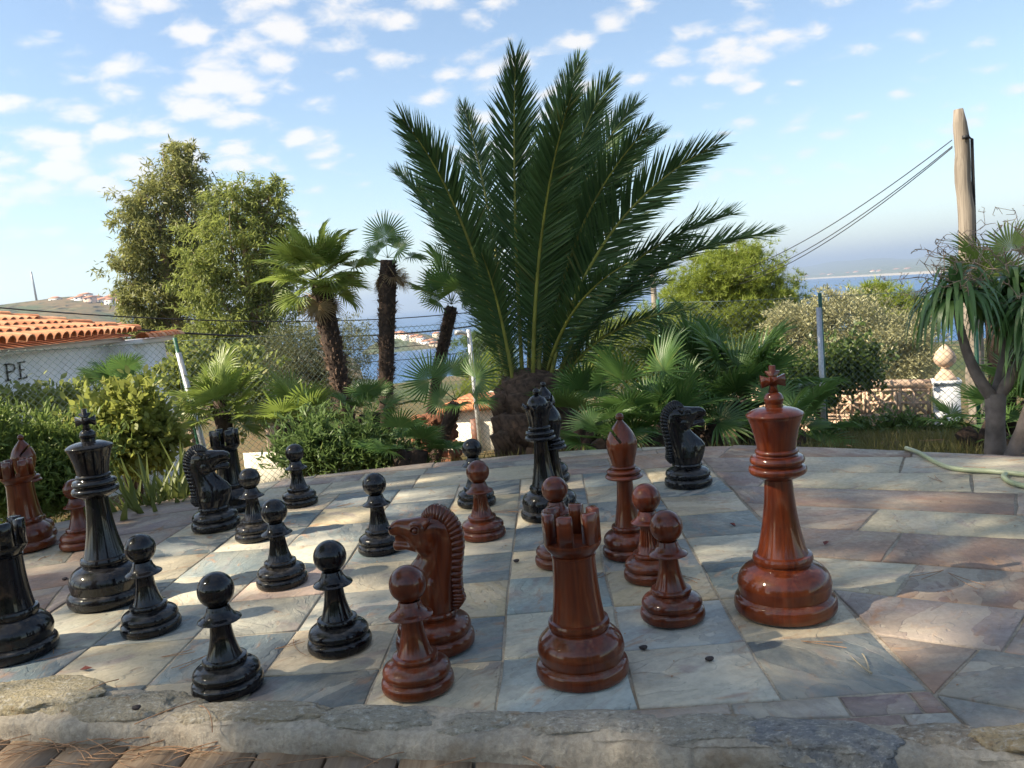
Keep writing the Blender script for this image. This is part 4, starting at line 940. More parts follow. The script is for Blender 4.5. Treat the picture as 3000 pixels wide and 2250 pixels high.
# ------------------------------------------------------------------ fan palms
def fan_leaf(seed, n=26, spread=2.15, pet=0.55, mat=None, split=0.42, droop=0.10, cup=0.16):
    r = random.Random(seed); V = []; F = []
    hub = np.array([0, pet, 0.0])
    for i in range(n):
        a = -spread + 2 * spread * (i + 0.5) / n; L = (0.78 + 0.22 * math.cos(a * 0.62)) * r.uniform(0.9, 1.05); da = spread / n
        z = lambda rad: cup * rad * abs(math.sin(a)) - droop * max(0, rad - split) ** 2 * 4 * r.uniform(0.6, 1.4)
        def pt(rad, aa, zz=0.0): return hub + np.array([rad * math.sin(aa), rad * math.cos(aa), z(rad) + zz])
        k = len(V); aj = a + r.uniform(-.03, .03)
        V += [pt(0.015, a), pt(split * L, a - da * 0.98, 0.018), pt(split * L, a, -0.012), pt(split * L, a + da * 0.98, 0.018), pt(0.75 * L, aj - da * 0.42, 0.008), pt(0.75 * L, aj, -0.008), pt(0.75 * L, aj + da * 0.42, 0.008), pt(L, aj)]
        F += [(k, k+2, k+1), (k, k+3, k+2), (k+1, k+2, k+5, k+4), (k+2, k+3, k+6, k+5), (k+4, k+5, k+7), (k+5, k+6, k+7)]
    m = MB(); m.add(V, F); m.tube([(0, 0, 0), (0, pet * 0.5, 0.02), (0, pet + 0.02, 0)], [0.016, 0.011, 0.008], 5)
    return m.mesh('fan_leaf', mat)
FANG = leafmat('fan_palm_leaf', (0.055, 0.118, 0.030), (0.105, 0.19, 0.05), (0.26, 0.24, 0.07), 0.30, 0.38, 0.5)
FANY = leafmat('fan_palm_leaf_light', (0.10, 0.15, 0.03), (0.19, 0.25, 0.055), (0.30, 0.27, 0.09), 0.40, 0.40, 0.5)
FAND = leafmat('dead_fan_leaf', (0.20, 0.13, 0.07), (0.33, 0.24, 0.14), None, 0.2, 0.8, 0.1)
FANS = {m: [fan_leaf(s * 7 + 1, n=24 + 2 * (s % 3), spread=1.75 + 0.16 * (s % 4), pet=p, mat=mm, droop=0.05 + 0.07 * (s % 3)) for s, p in enumerate((0.5, 0.75, 1.0, 0.6, 0.9, 0.7))] for m, mm in (('g', FANG), ('y', FANY), ('d', FAND))}
def place_leaf(parent, origin, p, d, roll, sc, me, upv=(0, 0, 1)):
    d = unit(d); u = np.asarray(upv, float); n = u - d * (u @ d)
    if np.linalg.norm(n) < 0.05: n = np.array([0, -1.0, 0]) - d * (-d[1])
    n = unit(n); x = np.cross(d, n); c, s = math.cos(roll), math.sin(roll); x, n = c * x + s * n, -s * x + c * n
    m = Matrix(((x[0] * sc, d[0] * sc, n[0] * sc, p[0] - origin[0]), (x[1] * sc, d[1] * sc, n[1] * sc, p[1] - origin[1]), (x[2] * sc, d[2] * sc, n[2] * sc, p[2] - origin[2]), (0, 0, 0, 1)))
    o = bpy.data.objects.new('frond', me); COL.objects.link(o); o.parent = parent; o.matrix_local = m; return o
def crown(parent, origin, c, n, sc, key, el=(-15, 80), r=random.Random(2), cx=None):
    for i in range(n):
        az = 2 * PI * i * 0.618 + r.uniform(-.3, .3); e = RAD(el[0] + (el[1] - el[0]) * ((i + 0.5) / n) ** 0.85 + r.uniform(-8, 8))
        d = np.array([math.cos(az) * math.cos(e), math.sin(az) * math.cos(e), math.sin(e)])
        place_leaf(parent, origin, c + d * 0.03, d, r.uniform(-.5, .5), sc * r.uniform(0.82, 1.12), FANS[key][r.randrange(6)])
PTRUNK = plain('palm_fibre', (0.045, 0.028, 0.02), 0.95, var=0.5, scale=30, bump=1.0)
PSCAR = plain('leaf_scar', (0.24, 0.17, 0.12), 0.9, var=0.5, scale=40)
PBOOT = plain('old_leaf_base', (0.10, 0.062, 0.042), 0.95, var=0.55, scale=20, bump=0.8)
def shaggy_trunk(parent, origin, P, r, n, seed=1):
    """trunk covered with fibre and old leaf stubs"""
    P = np.asarray(P, float); obj('trunk', MB().tube(P - origin, np.asarray(r) * 0.88, 14).mesh('trunk', PTRUNK, True), parent)
    g = np.random.default_rng(seed); t = g.random(n); k = t * (len(P) - 1); i = np.minimum(k.astype(int), len(P) - 2); f = (k - i)[:, None]
    C = P[i] * (1 - f) + P[i + 1] * f; R = (np.asarray(r)[i] * (1 - f[:, 0]) + np.asarray(r)[i + 1] * f[:, 0])[:, None]; T = unit(P[i + 1] - P[i]); a = g.random(n) * 2 * PI
    X = unit(np.cross(T, [0.3, 1, 0.1])); Y = np.cross(T, X); O = np.cos(a)[:, None] * X + np.sin(a)[:, None] * Y
    D = unit(O * 0.55 + T * g.uniform(0.3, 1.0, (n, 1)) + g.normal(size=(n, 3)) * 0.22)
    wedge = (np.array([(-.30, 0, 0), (.30, 0, 0), (.20, 1, .04), (-.20, 1, .04), (0, .1, .34), (0, .95, .14)]), np.array([(0, 1, 2), (0, 2, 3), (1, 4, 5), (1, 5, 2), (4, 0, 3), (4, 3, 5), (3, 2, 5)]))
    V, F = scatter(*wedge, C + O * R * 0.80 - origin, D, O, g.uniform(0.035, 0.065, n) * (np.asarray(r).mean() / 0.13))
    q = make_mesh('leaf_stubs', V, F, PBOOT); q.materials.append(PSCAR)
    tag(obj('leaf_stubs', q, parent), kind='stuff')
    hair = (np.array([(-.012, 0, 0), (.012, 0, 0), (0, 1, 0)]), np.array([(0, 1, 2)])); m = n * 3; j = g.integers(0, n, m)
    V, F = scatter(*hair, C[j] + O[j] * R[j] * 0.82 - origin, unit(O[j] * 0.6 + g.normal(size=(m, 3)) * 0.6 + np.array([0, 0, -.1])), g.normal(size=(m, 3)), g.uniform(0.05, 0.12, m))
    tag(obj('fibres', make_mesh('fibres', V, F, PBOOT), parent), kind='stuff')
def palm_tree(label, base, top, wpx, D, n, leafpx, key, el, stubs=260, seed=1, bend=0.0, leaves=None):
    b = at(base[0], base[1], D); tp = at(top[0], top[1], D); gz = float(ground_z(np.array(b[0]), np.array(b[1]))); o = np.array([b[0], b[1], gz])
    t = empty('fan_palm', o, 0, label, 'palm tree')
    w = size(wpx, D) / 2; low = b + (b - tp) / (tp[2] - b[2] + 1e-6) * max(0.0, b[2] - gz) * 0.9; low[2] = gz - 0.05
    mid = (b + tp) / 2 + np.array([bend, 0, 0]); P = np.concatenate([[low], bez(b, mid, tp, 9)])
    shaggy_trunk(t, o, P, np.concatenate([[w * 0.8], np.linspace(w * 0.82, w * 1.05, 8), [w * 0.85]]), stubs, seed)
    sc = size(leafpx, D) / 1.55
    if leaves:
        for dx, dy, dz, roll, s in leaves: place_leaf(t, o, tp + np.array([0, 0, 0.02]), (dx, dy, dz), roll, sc * s, FANS[key][int(abs(roll * 10)) % 6], (0, -0.9, 0.45))
    if n: crown(t, o, tp + np.array([0, 0, 0.03]), n, sc, key, el, random.Random(seed))
    rd = random.Random(seed + 50)
    for k in range(5 if seed < 5 else 0):
        az = rd.uniform(0, 6.28); place_leaf(t, o, tp - np.array([0, 0, 0.05]), (math.cos(az) * .55, math.sin(az) * .55, -0.8), rd.uniform(-.6, .6), sc * rd.uniform(.5, .75), FANS['d'][k])
    return t
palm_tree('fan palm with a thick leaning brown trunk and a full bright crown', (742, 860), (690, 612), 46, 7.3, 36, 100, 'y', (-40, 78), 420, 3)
palm_tree('tall straight dark fan palm trunk with only a few leaves on top', (833, 880), (838, 562), 40, 7.0, 0, 92, 'g', (0, 80), 420, 4, leaves=[(0.0, 0, 1, 0.1, 1.0), (0.6, -.2, 0.35, 0.3, .85), (0.75, 0.1, -0.05, 0.8, .8), (-.8, 0, 0.35, 0.2, .55), (0.3, 0.3, 0.7, -.4, .6), (-.5, .3, .75, .5, .6)])
palm_tree('slim dark fan palm leaning right beside the fronds of the big palm', (946, 800), (976, 662), 30, 7.7, 7, 104, 'g', (0, 80), 240, 5, leaves=[(-.1, -.4, .75, .1, 1.0), (.45, -.2, .45, .5, .9), (-.5, 0.2, .6, .2, .8), (.1, .5, .8, .3, .8), (.8, .1, .1, .6, .7), (-.7, -.1, .25, -.3, .7)])
palm_tree('short leaning fan palm with dark green leaves in front of the white wall', (935, 1000), (985, 870), 32, 5.9, 0, 112, 'g', (10, 70), 160, 6, leaves=[(-.75, -.25, .75, .25, 1.0), (.55, -.35, .5, .2, 1.05), (-.2, .2, .95, -.2, .8), (.8, .2, -.1, .7, .8), (-.9, 0, .1, .3, .7), (.1, -.6, -.1, .2, .55)])
def fan_clump(label, x, y, D, n, leafpx, key, el=(-5, 85), seed=1, spread=0.12):
    p = at(x, y, D); gz = float(ground_z(np.array(p[0]), np.array(p[1]))); o = np.array([p[0], p[1], gz]); t = empty('dwarf_fan_palm', o, 0, label, 'palm')
    r = random.Random(seed)
    for k in range(3):
        c = p + np.array([r.uniform(-1, 1), r.uniform(-1, 1), r.uniform(-.3, .5)]) * spread
        obj('stem', MB().tube([np.array([0, 0, -.05]), (c - o) * 0.6, c - o], [0.06, 0.055, 0.05], 8).mesh('stem', PTRUNK, True), t)
        crown(t, o, c, n // 3, size(leafpx, D) / 1.6, key, el, r)
CL = 'dwarf fan palm '
for a in [(CL + 'with the widest fans, right behind the black bishop and lone knight', 1420, 930, 5.15, 18, 170, 'g', (5, 80), 11),
          (CL + 'at the back of the thicket, tall fans next to the pine', 1490, 840, 6.3, 15, 160, 'g', (10, 85), 12),
          (CL + 'behind the red king head, with stiff bluish fans', 1620, 880, 5.9, 18, 160, 'g', (5, 80), 13),
          (CL + 'low and dark, spilling to the right of the red king', 1720, 945, 5.3, 12, 120, 'g', (0, 60), 14),
          (CL + 'small, between the big palm trunk and the thicket', 1255, 920, 5.7, 12, 130, 'g', (5, 80), 15),
          (CL + 'low fans at the foot of the thicket beside the red bishop', 1320, 965, 4.9, 12, 120, 'g', (-5, 50), 16),
          (CL + 'deep in the thicket behind the lone black knight', 1545, 930, 5.6, 15, 150, 'g', (0, 75), 17),
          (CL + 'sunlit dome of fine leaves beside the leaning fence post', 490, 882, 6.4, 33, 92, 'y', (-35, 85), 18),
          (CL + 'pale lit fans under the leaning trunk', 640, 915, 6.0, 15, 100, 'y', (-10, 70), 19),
          (CL + 'small dark one at the foot of the straight trunk', 780, 905, 6.3, 12, 78, 'g', (0, 75), 20),
          (CL + 'bright green low fans by the terrace edge near the white wall', 885, 985, 5.0, 12, 105, 'g', (-5, 50), 21),
          (CL + 'half hidden behind the forked ponytail trunk', 2120, 935, 5.0, 12, 110, 'g', (-10, 60), 22),
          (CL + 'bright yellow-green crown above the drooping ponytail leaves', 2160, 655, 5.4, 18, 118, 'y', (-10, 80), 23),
          (CL + 'at the right margin behind the second grey trunk', 2235, 880, 5.2, 12, 140, 'g', (-10, 70), 24),
          (CL + 'blue-green tuft peeping over the yellow shrub in front of the tiled house', 262, 858, 7.2, 15, 70, 'g', (10, 80), 25)]:
    fan_clump(*a)

# ------------------------------------------------------------------ the big date palm
FROND = leafmat('date_palm_leaflet', (0.032, 0.072, 0.026), (0.072, 0.128, 0.044), (0.20, 0.18, 0.06), 0.25, 0.45, 0.3)
RACH = plain('frond_rib', (0.26, 0.25, 0.05), 0.5, var=0.3, scale=6)
PD = 6.4
pc = at(1152, 852, PD); pgz = float(ground_z(np.array(pc[0]), np.array(pc[1]))); po = np.array([pc[0], pc[1], pgz])
dp = empty('date_palm', po, 0, 'big date palm with a pineapple-like trunk and long arching dark fronds', 'palm tree')
hT = pc[2] - pgz
obj('trunk', MB().tube([(0, 0, -.1), (0, 0, hT * .5), (0, 0, hT * .85), (0, 0, hT + .05)], [0.22, 0.24, 0.19, 0.09], 20).mesh('trunk', PTRUNK, True), dp)
bt = np.array([(-.10, 0, .05), (.10, 0, .05), (.075, .02, .17), (-.075, .02, .17), (-.10, -.10, .0), (.10, -.10, .0), (.055, -.12, .15), (-.055, -.12, .15), (0, -.075, -.04)])
boot = make_mesh('leaf_base', bt * np.array([1, -1, 1]), [(4, 5, 6, 7), (0, 4, 7, 3), (5, 1, 2, 6), (7, 6, 2, 3), (0, 8, 4), (8, 5, 4), (8, 1, 5)], PBOOT)
r5 = random.Random(9)
for i in range(150):
    f = i / 150; z = -0.1 + (hT + 0.12) * f; a = i * 2.399963; rad = np.interp(f, [0, .5, .85, 1], [0.18, 0.205, 0.155, 0.06])
    b = obj('leaf_base', boot, dp, (rad * math.cos(a), rad * math.sin(a), z), (r5.uniform(-.25, .25), r5.uniform(-.2, .2), a - PI / 2 + r5.uniform(-.25, .25)), r5.uniform(0.8, 1.25))
def phoenix_frond(b, tip, face, lw, seed, arch=0.22, dens=1.0):
    r = np.random.default_rng(seed); b = np.asarray(b, float); tip = np.asarray(tip, float); L = np.linalg.norm(tip - b)
    hz = (tip - b) * np.array([1, 1, 0]); ctl = b + (tip - b) * 0.52 + np.array([0, 0, arch * L]) - hz * 0.26
    n = 40; Q = bez(b, ctl, tip, n); T = unit(np.gradient(Q, axis=0)); t = np.linspace(0, 1, n)
    m = int(225 * dens * L / 2.5); s = np.concatenate([np.linspace(0.13, 0.995, m)] * 2) + r.normal(size=2 * m) * 0.002; s = np.clip(s, 0, 1); sg = np.repeat([1.0, -1.0], m)
    C = np.stack([np.interp(s, t, Q[:, k]) for k in range(3)], 1); TT = unit(np.stack([np.interp(s, t, T[:, k]) for k in range(3)], 1))
    bend = unit(np.cross(T[0], T[-1]) + 1e-6); view = unit(CAM - (b + tip) / 2)
    s1 = unit(np.cross(TT, view)); s2 = np.broadcast_to(bend, TT.shape); s2 = unit(s2 - TT * np.sum(s2 * TT, 1, keepdims=True)); s2 = s2 * np.sign(np.sum(s1 * s2, 1, keepdims=True) + 1e-9)
    SD = unit(s1 * face + s2 * (1 - face)); N = np.cross(SD, TT); N = N * np.where(np.sum(N * view) >= 0, 1, 1)
    al = np.radians(np.interp(s, [0.1, 0.3, 0.7, 1.0], [60, 46, 36, 16])) + r.normal(size=2 * m) * 0.07
    ln = lw * np.interp(s, [0.1, 0.22, 0.4, 0.7, 0.9, 1.0], [0.22, 0.60, 1.0, 0.95, 0.68, 0.42]) * r.uniform(0.88, 1.08, 2 * m)
    D = unit(TT * np.cos(al)[:, None] + SD * (np.sin(al) * sg)[:, None] + N * (0.24 + 0.16 * r.normal(size=2 * m))[:, None])
    tm = (np.array([(-.016, 0, 0), (.016, 0, 0), (.025, .35, .010), (0, .38, -.006), (-.025, .35, .010), (.014, .75, -.012), (-.014, .75, -.012), (0, 1, -.06)]), np.array([(0, 1, 3), (1, 2, 3), (0, 3, 4), (2, 5, 3), (4, 3, 6), (3, 5, 6), (5, 7, 6)]))
    V, F = scatter(tm[0], tm[1], C, D, np.cross(D, TT) + r.normal(size=D.shape) * 0.25, ln)
    k = 26; ss = np.linspace(0.015, 0.16, k); Cs = np.stack([np.interp(ss, t, Q[:, i]) for i in range(3)], 1); Ts = np.stack([np.interp(ss, t, T[:, i]) for i in range(3)], 1)
    sp = (np.array([(-.02, 0, 0), (.02, 0, 0), (0, 1, 0)]), np.array([(0, 1, 2)]))
    V2, F2 = scatter(*sp, Cs, unit(Ts * 0.7 + r.normal(size=(k, 3)) * 0.75), r.normal(size=(k, 3)), r.uniform(0.08, 0.26, k))
    V = np.concatenate([V, V2]) - po
    fr = obj('frond', make_mesh('frond', V, [F, F2 + len(C) * 8], FROND), dp)
    obj('rib', MB().tube(Q - po, np.linspace(0.021, 0.003, n), 6).mesh('rib', RACH, True), fr)
FR = [(870, 232, 5.9, 1118, .92, .36), (856, 345, 7.1, 1122, .4, .30), (1000, 202, 7.4, 1130, .12, .30), (1114, 94, 6.2, 1140, 1.0, .36), (1252, 106, 7.2, 1160, .75, .34), (1316, 150, 6.6, 1164, .9, .36), (1374, 200, 7.1, 1170, .75, .34),
      (1430, 264, 7.5, 1180, .35, .32), (1550, 285, 5.9, 1178, .95, .36), (1582, 437, 6.3, 1190, .45, .33), (1676, 478, 6.6, 1196, .3, .31), (1236, 175, 5.5, 1156, 1.0, .36), (1400, 250, 5.9, 1174, .95, .34),
      (1185, 300, 7.6, 1150, .9, .30), (955, 430, 7.3, 1122, .7, .30), (1300, 350, 7.7, 1160, .9, .30), (1440, 580, 7.4, 1190, .6, .26), (1000, 600, 7.2, 1124, .6, .24), (1360, 540, 5.6, 1172, .8, .25), (1500, 640, 6.0, 1192, .5, .24), (1040, 520, 6.0, 1128, .8, .25)]
for i, (x, y, D, bx, face, lw) in enumerate(FR):
    phoenix_frond(at(1150 + (bx - 1155) * 1.25, 858 + (i % 3) * 8, PD + 0.09 * math.sin(i * 2.1)), at(x, y + 26, D), face, lw, i + 1, 0.11 + 0.11 * abs(x - 1150) / 400)

# ------------------------------------------------------------------ ponytail trees on the right, strap-leaved clump on the left
STRAP = leafmat('strap_leaf', (0.05, 0.11, 0.032), (0.09, 0.17, 0.05), (0.17, 0.21, 0.06), 0.3, 0.35, 0.5)
GREYB = plain('smooth_grey_bark', (0.17, 0.135, 0.115), 0.85, var=0.35, scale=14, bump=0.7)
DRY = plain('dry_flower_stalks', (0.36, 0.26, 0.19), 0.95, var=0.4, scale=30)
def strap_head(c, n, L, parent, origin, seed, name='leaf_crown'):
    g = np.random.default_rng(seed); m = MB(); VV = []; FF = []; k0 = 0
    for i in range(n):
        az = g.random() * 2 * PI; e = g.uniform(0.45, 1.5); l = L * g.uniform(0.75, 1.1); w = g.uniform(0.010, 0.015)
        d = np.array([math.cos(az) * math.cos(e), math.sin(az) * math.cos(e), math.sin(e)]); s = np.array([-math.sin(az), math.cos(az), 0]); P = np.asarray(c, float).copy(); v = d.copy()
        K_ = 9
        for j in range(K_ + 1):
            ww = w * (1 - (j / K_) ** 2.2) + 0.001; VV += [P - s * ww, P + s * ww]
            if j < K_: FF.append((k0 + 2*j, k0 + 2*j + 1, k0 + 2*j + 3, k0 + 2*j + 2))
            P = P + v * l / K_; v = unit(v + np.array([0, 0, -0.34 - 0.26 * (j > 1)]))
        k0 += 2 * (K_ + 1)
    tag(obj(name, make_mesh(name, np.array(VV) - origin, np.array(FF), STRAP), parent), kind='stuff')
def plume(name, c, r, h, parent, origin, seed):
    g = np.random.default_rng(seed); m = MB()
    for i in range(17):
        P = [np.asarray(c, float)]; d = unit(g.normal(size=3) * np.array([.5, .5, .3]) + np.array([0, 0, 0.9]))
        for j in range(7): P.append(P[-1] + d * h / 6.0 * g.uniform(.6, 1.1)); d = unit(d + g.normal(size=3) * 0.55 * (1 + j * 0.15))
        m.tube(P - origin, np.linspace(0.0032, 0.0012, 8), 3, False)
        for j in range(3, 8):
            for _ in range(3):
                e = P[j] + unit(g.normal(size=3)) * r * g.uniform(.15, .4); m.tube(np.array([P[j], (P[j] + e) / 2 + g.normal(size=3) * .01, e]) - origin, [0.0018, 0.0014, 0.001], 3, False)
    tag(obj(name, m.mesh(name, DRY), parent), kind='stuff')
HD = 4.05
def ponytail(label, base, fork, heads, r0, D, seed, plumes=()):
    b = at(base[0], base[1], D); o = np.array([b[0], b[1], float(ground_z(np.array(b[0]), np.array(b[1])))]); t = empty('ponytail_tree', o, 0, label, 'tree')
    f = at(fork[0], fork[1], D); obj('trunk', MB().tube(np.array([o + [0, 0, -.05], b, (b + f) / 2, f]) - o, [r0 * 1.25, r0 * 1.12, r0 * 0.95, r0 * 1.05], 14).mesh('trunk', GREYB, True), t)
    for k, (hx, hy, mx, my, dD) in enumerate(heads):
        h = at(hx, hy, D + dD); mm = at(mx, my, D + dD * .5)
        obj('branch', MB().tube(bez(f - (0, 0, .03), mm, h, 9) - o, np.linspace(r0 * 0.72, r0 * 0.36, 9), 10).mesh('branch', GREYB, True), t)
        strap_head(h, 120, size(150, D), t, o, seed + k)
    for x, y, r, hh, dD in plumes: plume('dry_flower_plume', at(x, y, D + dD), size(r, D), size(hh, D), t, o, seed + 20 + int(x))
ponytail('grey forked ponytail tree with drooping strap leaves at the terrace edge', (2150, 985), (2150, 850), [(2066, 662, 2085, 800, -.1), (2190, 655, 2170, 790, .15), (2236, 700, 2200, 800, 0)], 0.040, HD, 5, [(2068, 655, 46, 190, -.05), (2195, 640, 60, 210, .2)])
ponytail('second grey ponytail trunk leaning at the right margin', (2190, 985), (2232, 880), [(2290, 760, 2260, 820, 0), (2260, 700, 2240, 800, .2)], 0.034, HD - 0.1, 15)
AGL = leafmat('sword_leaf', (0.05, 0.085, 0.025), (0.12, 0.145, 0.04), (0.34, 0.27, 0.12), 0.3, 0.45)
def sword_clump(label, x, y, D, n, L, seed, spread=0.10):
    p = at(x, y, D); gz = float(ground_z(np.array(p[0]), np.array(p[1]))); o = np.array([p[0], p[1], gz]); t = empty('sword_leaf_clump', o, 0, label, 'plant'); g = np.random.default_rng(seed)
    for i in range(n):
        az = g.random() * 2 * PI; e = g.uniform(0.85, 1.5); l = L * g.uniform(.6, 1.1); w = g.uniform(.010, .017); s = np.array([-math.sin(az), math.cos(az), 0]); v = np.array([math.cos(az) * math.cos(e), math.sin(az) * math.cos(e), math.sin(e)])
        P = np.array([g.normal() * spread, g.normal() * spread, -.03]); VV = []; 
        for j in range(7):
            ww = w * (0.7 + 0.6 * math.sin(PI * min(j / 6, .5))) * (1 - (j / 6) ** 3) + .0008; cr = np.cross(v, s) * ww * 0.5
            VV += [P - s * ww, P - cr, P + s * ww]; P = P + v * l / 6; v = unit(v + np.array([0, 0, -.05 - .12 * g.random()]))
        F = [f for j in range(6) for f in ((3*j, 3*j+1, 3*j+4, 3*j+3), (3*j+1, 3*j+2, 3*j+5, 3*j+4))]
        obj('sword_leaf', make_mesh('sword_leaf', np.array(VV), F, AGL), t)
sword_clump('clump of upright sword-shaped leaves between the black king and left black knight', 325, 1085, 4.15, 60, 0.42, 3, 0.075)
sword_clump('taller pale sword-leaved clump with dry curling tips behind the left black knight', 395, 1075, 4.3, 46, 0.46, 4, 0.06)
# grass along the far edge of the terrace
GRASS = leafmat('grass_blade', (0.07, 0.075, 0.022), (0.13, 0.12, 0.04), (0.34, 0.25, 0.11), 0.3)
def grass(px, n, h, seed):
    g = np.random.default_rng(seed); P = []
    while len(P) < n:
        x = g.uniform(px[0], px[1]); D = g.uniform(px[2], px[3]); q = at(x, 960, D)
        if q[1] > np.interp(q[0], OUT[5:20][::-1, 0], OUT[5:20][::-1, 1]) + 0.04 or q[0] > 3.75: P.append([q[0], q[1], float(ground_z(np.array(q[0]), np.array(q[1])))])
    P = np.array(P); tm = (np.array([(-.035, 0, 0), (.035, 0, 0), (.022, .55, .04), (-.022, .55, .04), (0, 1, .16)]), np.array([(0, 1, 2), (0, 2, 3), (3, 2, 4)]))
    return scatter(*tm, P, unit(g.normal(size=(n, 3)) * .35 + [0, 0, 1]), g.normal(size=(n, 3)), h * g.uniform(.5, 1.2, n))
G1 = grass((1640, 2330, 3.9, 7.5), 9000, 0.10, 1); G2 = grass((-60, 1640, 4.2, 6.5), 5000, 0.12, 2)
tag(obj('grass', make_mesh('grass', np.concatenate([G1[0], G2[0]]), [G1[1], G2[1] + len(G1[0])], GRASS)), 'rough grass growing along the back edge of the slate terrace', 'grass', kind='stuff')
# ------------------------------------------------------------------ chain-link fence
GALV = plain('galvanised_steel', (0.48, 0.49, 0.50), 0.45, 0.7, 0.15, 60)
GREENP = plain('green_coated_post', (0.02, 0.10, 0.06), 0.4)
WIRE = plain('dark_fence_wire', (0.13, 0.18, 0.16), 0.45, 0.3)
TERRA = plain('terracotta', (0.50, 0.19, 0.085), 0.85, var=0.3, scale=8, bump=0.2)
PA = [(-260, 771, 7.2), (378, 737, 7.6), (1080, 690, 8.6), (1421, 653, 8.5), (1771, 640, 8.1), (2105, 617, 7.8), (2420, 600, 7.4)]
fence = empty('chain_link_fence', (at(*PA[2])[0], at(*PA[2])[1], -1.0), 0, 'wire mesh fence on thin posts running behind the palms across the garden', 'fence')
fo = np.array(fence.location)
tops = [at(*a) for a in PA]; FH = 1.55
for k, p in enumerate(tops):
    if k in (0, 6): continue
    lean = np.array([0.16, 0, 0]) if k == 1 else np.zeros(3)
    ft = p - np.array([0, 0, FH + 0.15]) + lean
    obj('post', MB().tube([ft - fo, (p + [0, 0, 0.03]) - fo], 0.017, 10).mesh('post', GREENP, True), fence)
    if k in (1, 4):
        off = np.array([0.035, -0.02, 0]) if k == 1 else np.array([-0.035, -0.02, 0])
        obj('stay_tube', MB().tube([ft + off - fo + (lean * .25), p - fo + off * .6 - [0, 0, .10]], 0.024, 12).mesh('stay_tube', GALV, True), fence)
def mesh_bay(a, b, cell=0.056):
    L = np.linalg.norm((b - a)[:2]); n = int(L / cell); m = MB(); h = FH; V = []; F = []; k0 = 0; r = 0.0022
    nz = int(h / (cell / 2)); d = (b - a) / L; nrm = unit(np.array([-d[1], d[0], 0.0]))
    q = np.arange(nz + 1); side = np.array([1, -1, -1, 1])
    for i in range(n + 1):
        s = i * cell
        zig = np.where(q % 2 == 0, 0, 1) * cell / 2 * (1 if True else 1)
        for sgn in (1,):
            P = a[None] + d[None] * np.clip(s + (zig if i % 1 == 0 else -zig), 0, L)[:, None] - np.array([0, 0, 1.0]) * (q * cell / 2)[:, None] + nrm * 0.0016 * np.where(q % 2 == 0, 1, -1)[:, None]
            P2 = a[None] + d[None] * np.clip(s - zig, 0, L)[:, None] - np.array([0, 0, 1.0]) * (q * cell / 2)[:, None] - nrm * 0.0016 * np.where(q % 2 == 0, 1, -1)[:, None]
            for Q in (P, P2):
                X = np.stack([Q + d * r, Q + nrm * r, Q - d * r, Q - nrm * r], 1).reshape(-1, 3); V.append(X); kk = np.arange(nz) * 4
                for c in range(4): F.append(np.stack([kk + c, kk + (c + 1) % 4, kk + 4 + (c + 1) % 4, kk + 4 + c], 1) + k0)
                k0 += len(X)
    return np.concatenate(V) - fo, np.concatenate(F)
for a, b in zip(tops[:-1], tops[1:]):
    V, F = mesh_bay(a, b); tag(obj('wire_mesh', make_mesh('wire_mesh', V, F, WIRE), fence), kind='stuff')
    obj('top_wire', MB().tube(bez(a, (a + b) / 2 - [0, 0, .03], b, 9) - fo, 0.0025, 5).mesh('top_wire', WIRE), fence)

# ------------------------------------------------------------------ tiled house on the left
def wall_white():
    t = NT('whitewash'); p = t.pos(); n = t.noise(p, 3, 5, 0.6); f = t.noise(p, 70, 4)
    t.set(color=t.mix(t.rng(n, 0.35, 0.7), (0.78, 0.78, 0.77), (0.86, 0.85, 0.83)), rough=0.9, normal=t.bump(f, 0.3, 0.004)); return t.m
WHITE = wall_white()
EZ = CAM[2]
h0, h1 = at(-170, 700, 9.6), at(296, 700, 15.2); h0[2] = h1[2] = 0
hd = unit(h1 - h0); hn = np.array([-hd[1], hd[0], 0]); hn = hn if hn @ (h0 - CAM) > 0 else -hn; HL = np.linalg.norm(h1 - h0)
house = empty('tiled_house', (h0[0], h0[1], -2.2), 0, 'low white house with an orange clay tile roof behind the fence on the left', 'house'); ho = np.array(house.location)
def hp(s, b, z): return h0 + hd * s + hn * b + np.array([0, 0, z]) - ho
def quadbox(name, s0, s1, b0, b1, z0, z1, mat, parent=None):
    V = [hp(s, b, z) for z in (z0, z1) for s, b in ((s0, b0), (s1, b0), (s1, b1), (s0, b1))]
    return obj(name, make_mesh(name, V, [(3, 2, 1, 0), (4, 5, 6, 7), (0, 1, 5, 4), (1, 2, 6, 5), (2, 3, 7, 6), (3, 0, 4, 7)], mat), parent or house)
quadbox('wall', 0, HL - 0.25, 0.38, 5.5, -2.6, EZ - 0.10, WHITE)
quadbox('cornice', -0.1, HL - 0.15, 0.18, 0.60, EZ - 0.12, EZ - 0.055, WHITE)
SLO = 0.26; RD = 3.3
roof = obj('roof', make_mesh('roof', [hp(-0.2, 0.0, EZ - 0.045), hp(HL, 0.0, EZ - 0.045), hp(HL - RD, RD, EZ + SLO * RD - 0.045), hp(-0.2, RD, EZ + SLO * RD - 0.045), hp(HL, 2 * RD, EZ - 0.045), hp(-0.2, 2 * RD, EZ - 0.045)], [(0, 1, 2, 3), (1, 4, 2), (3, 2, 4, 5)], TERRA), house)
a = np.linspace(0, PI, 7); tl = 0.46; tw = 0.115
tv = np.array([[(tw * (1 if j == 0 else 0.84)) * math.cos(q), tl * j, (tw * (1 if j == 0 else .84)) * math.sin(q) * 0.8 + (0.02 if j == 0 else 0)] for j in (0, 1) for q in a] + [[(tw - .016) * math.cos(q), 0, (tw - .016) * math.sin(q) * 0.8 + .02] for q in a])
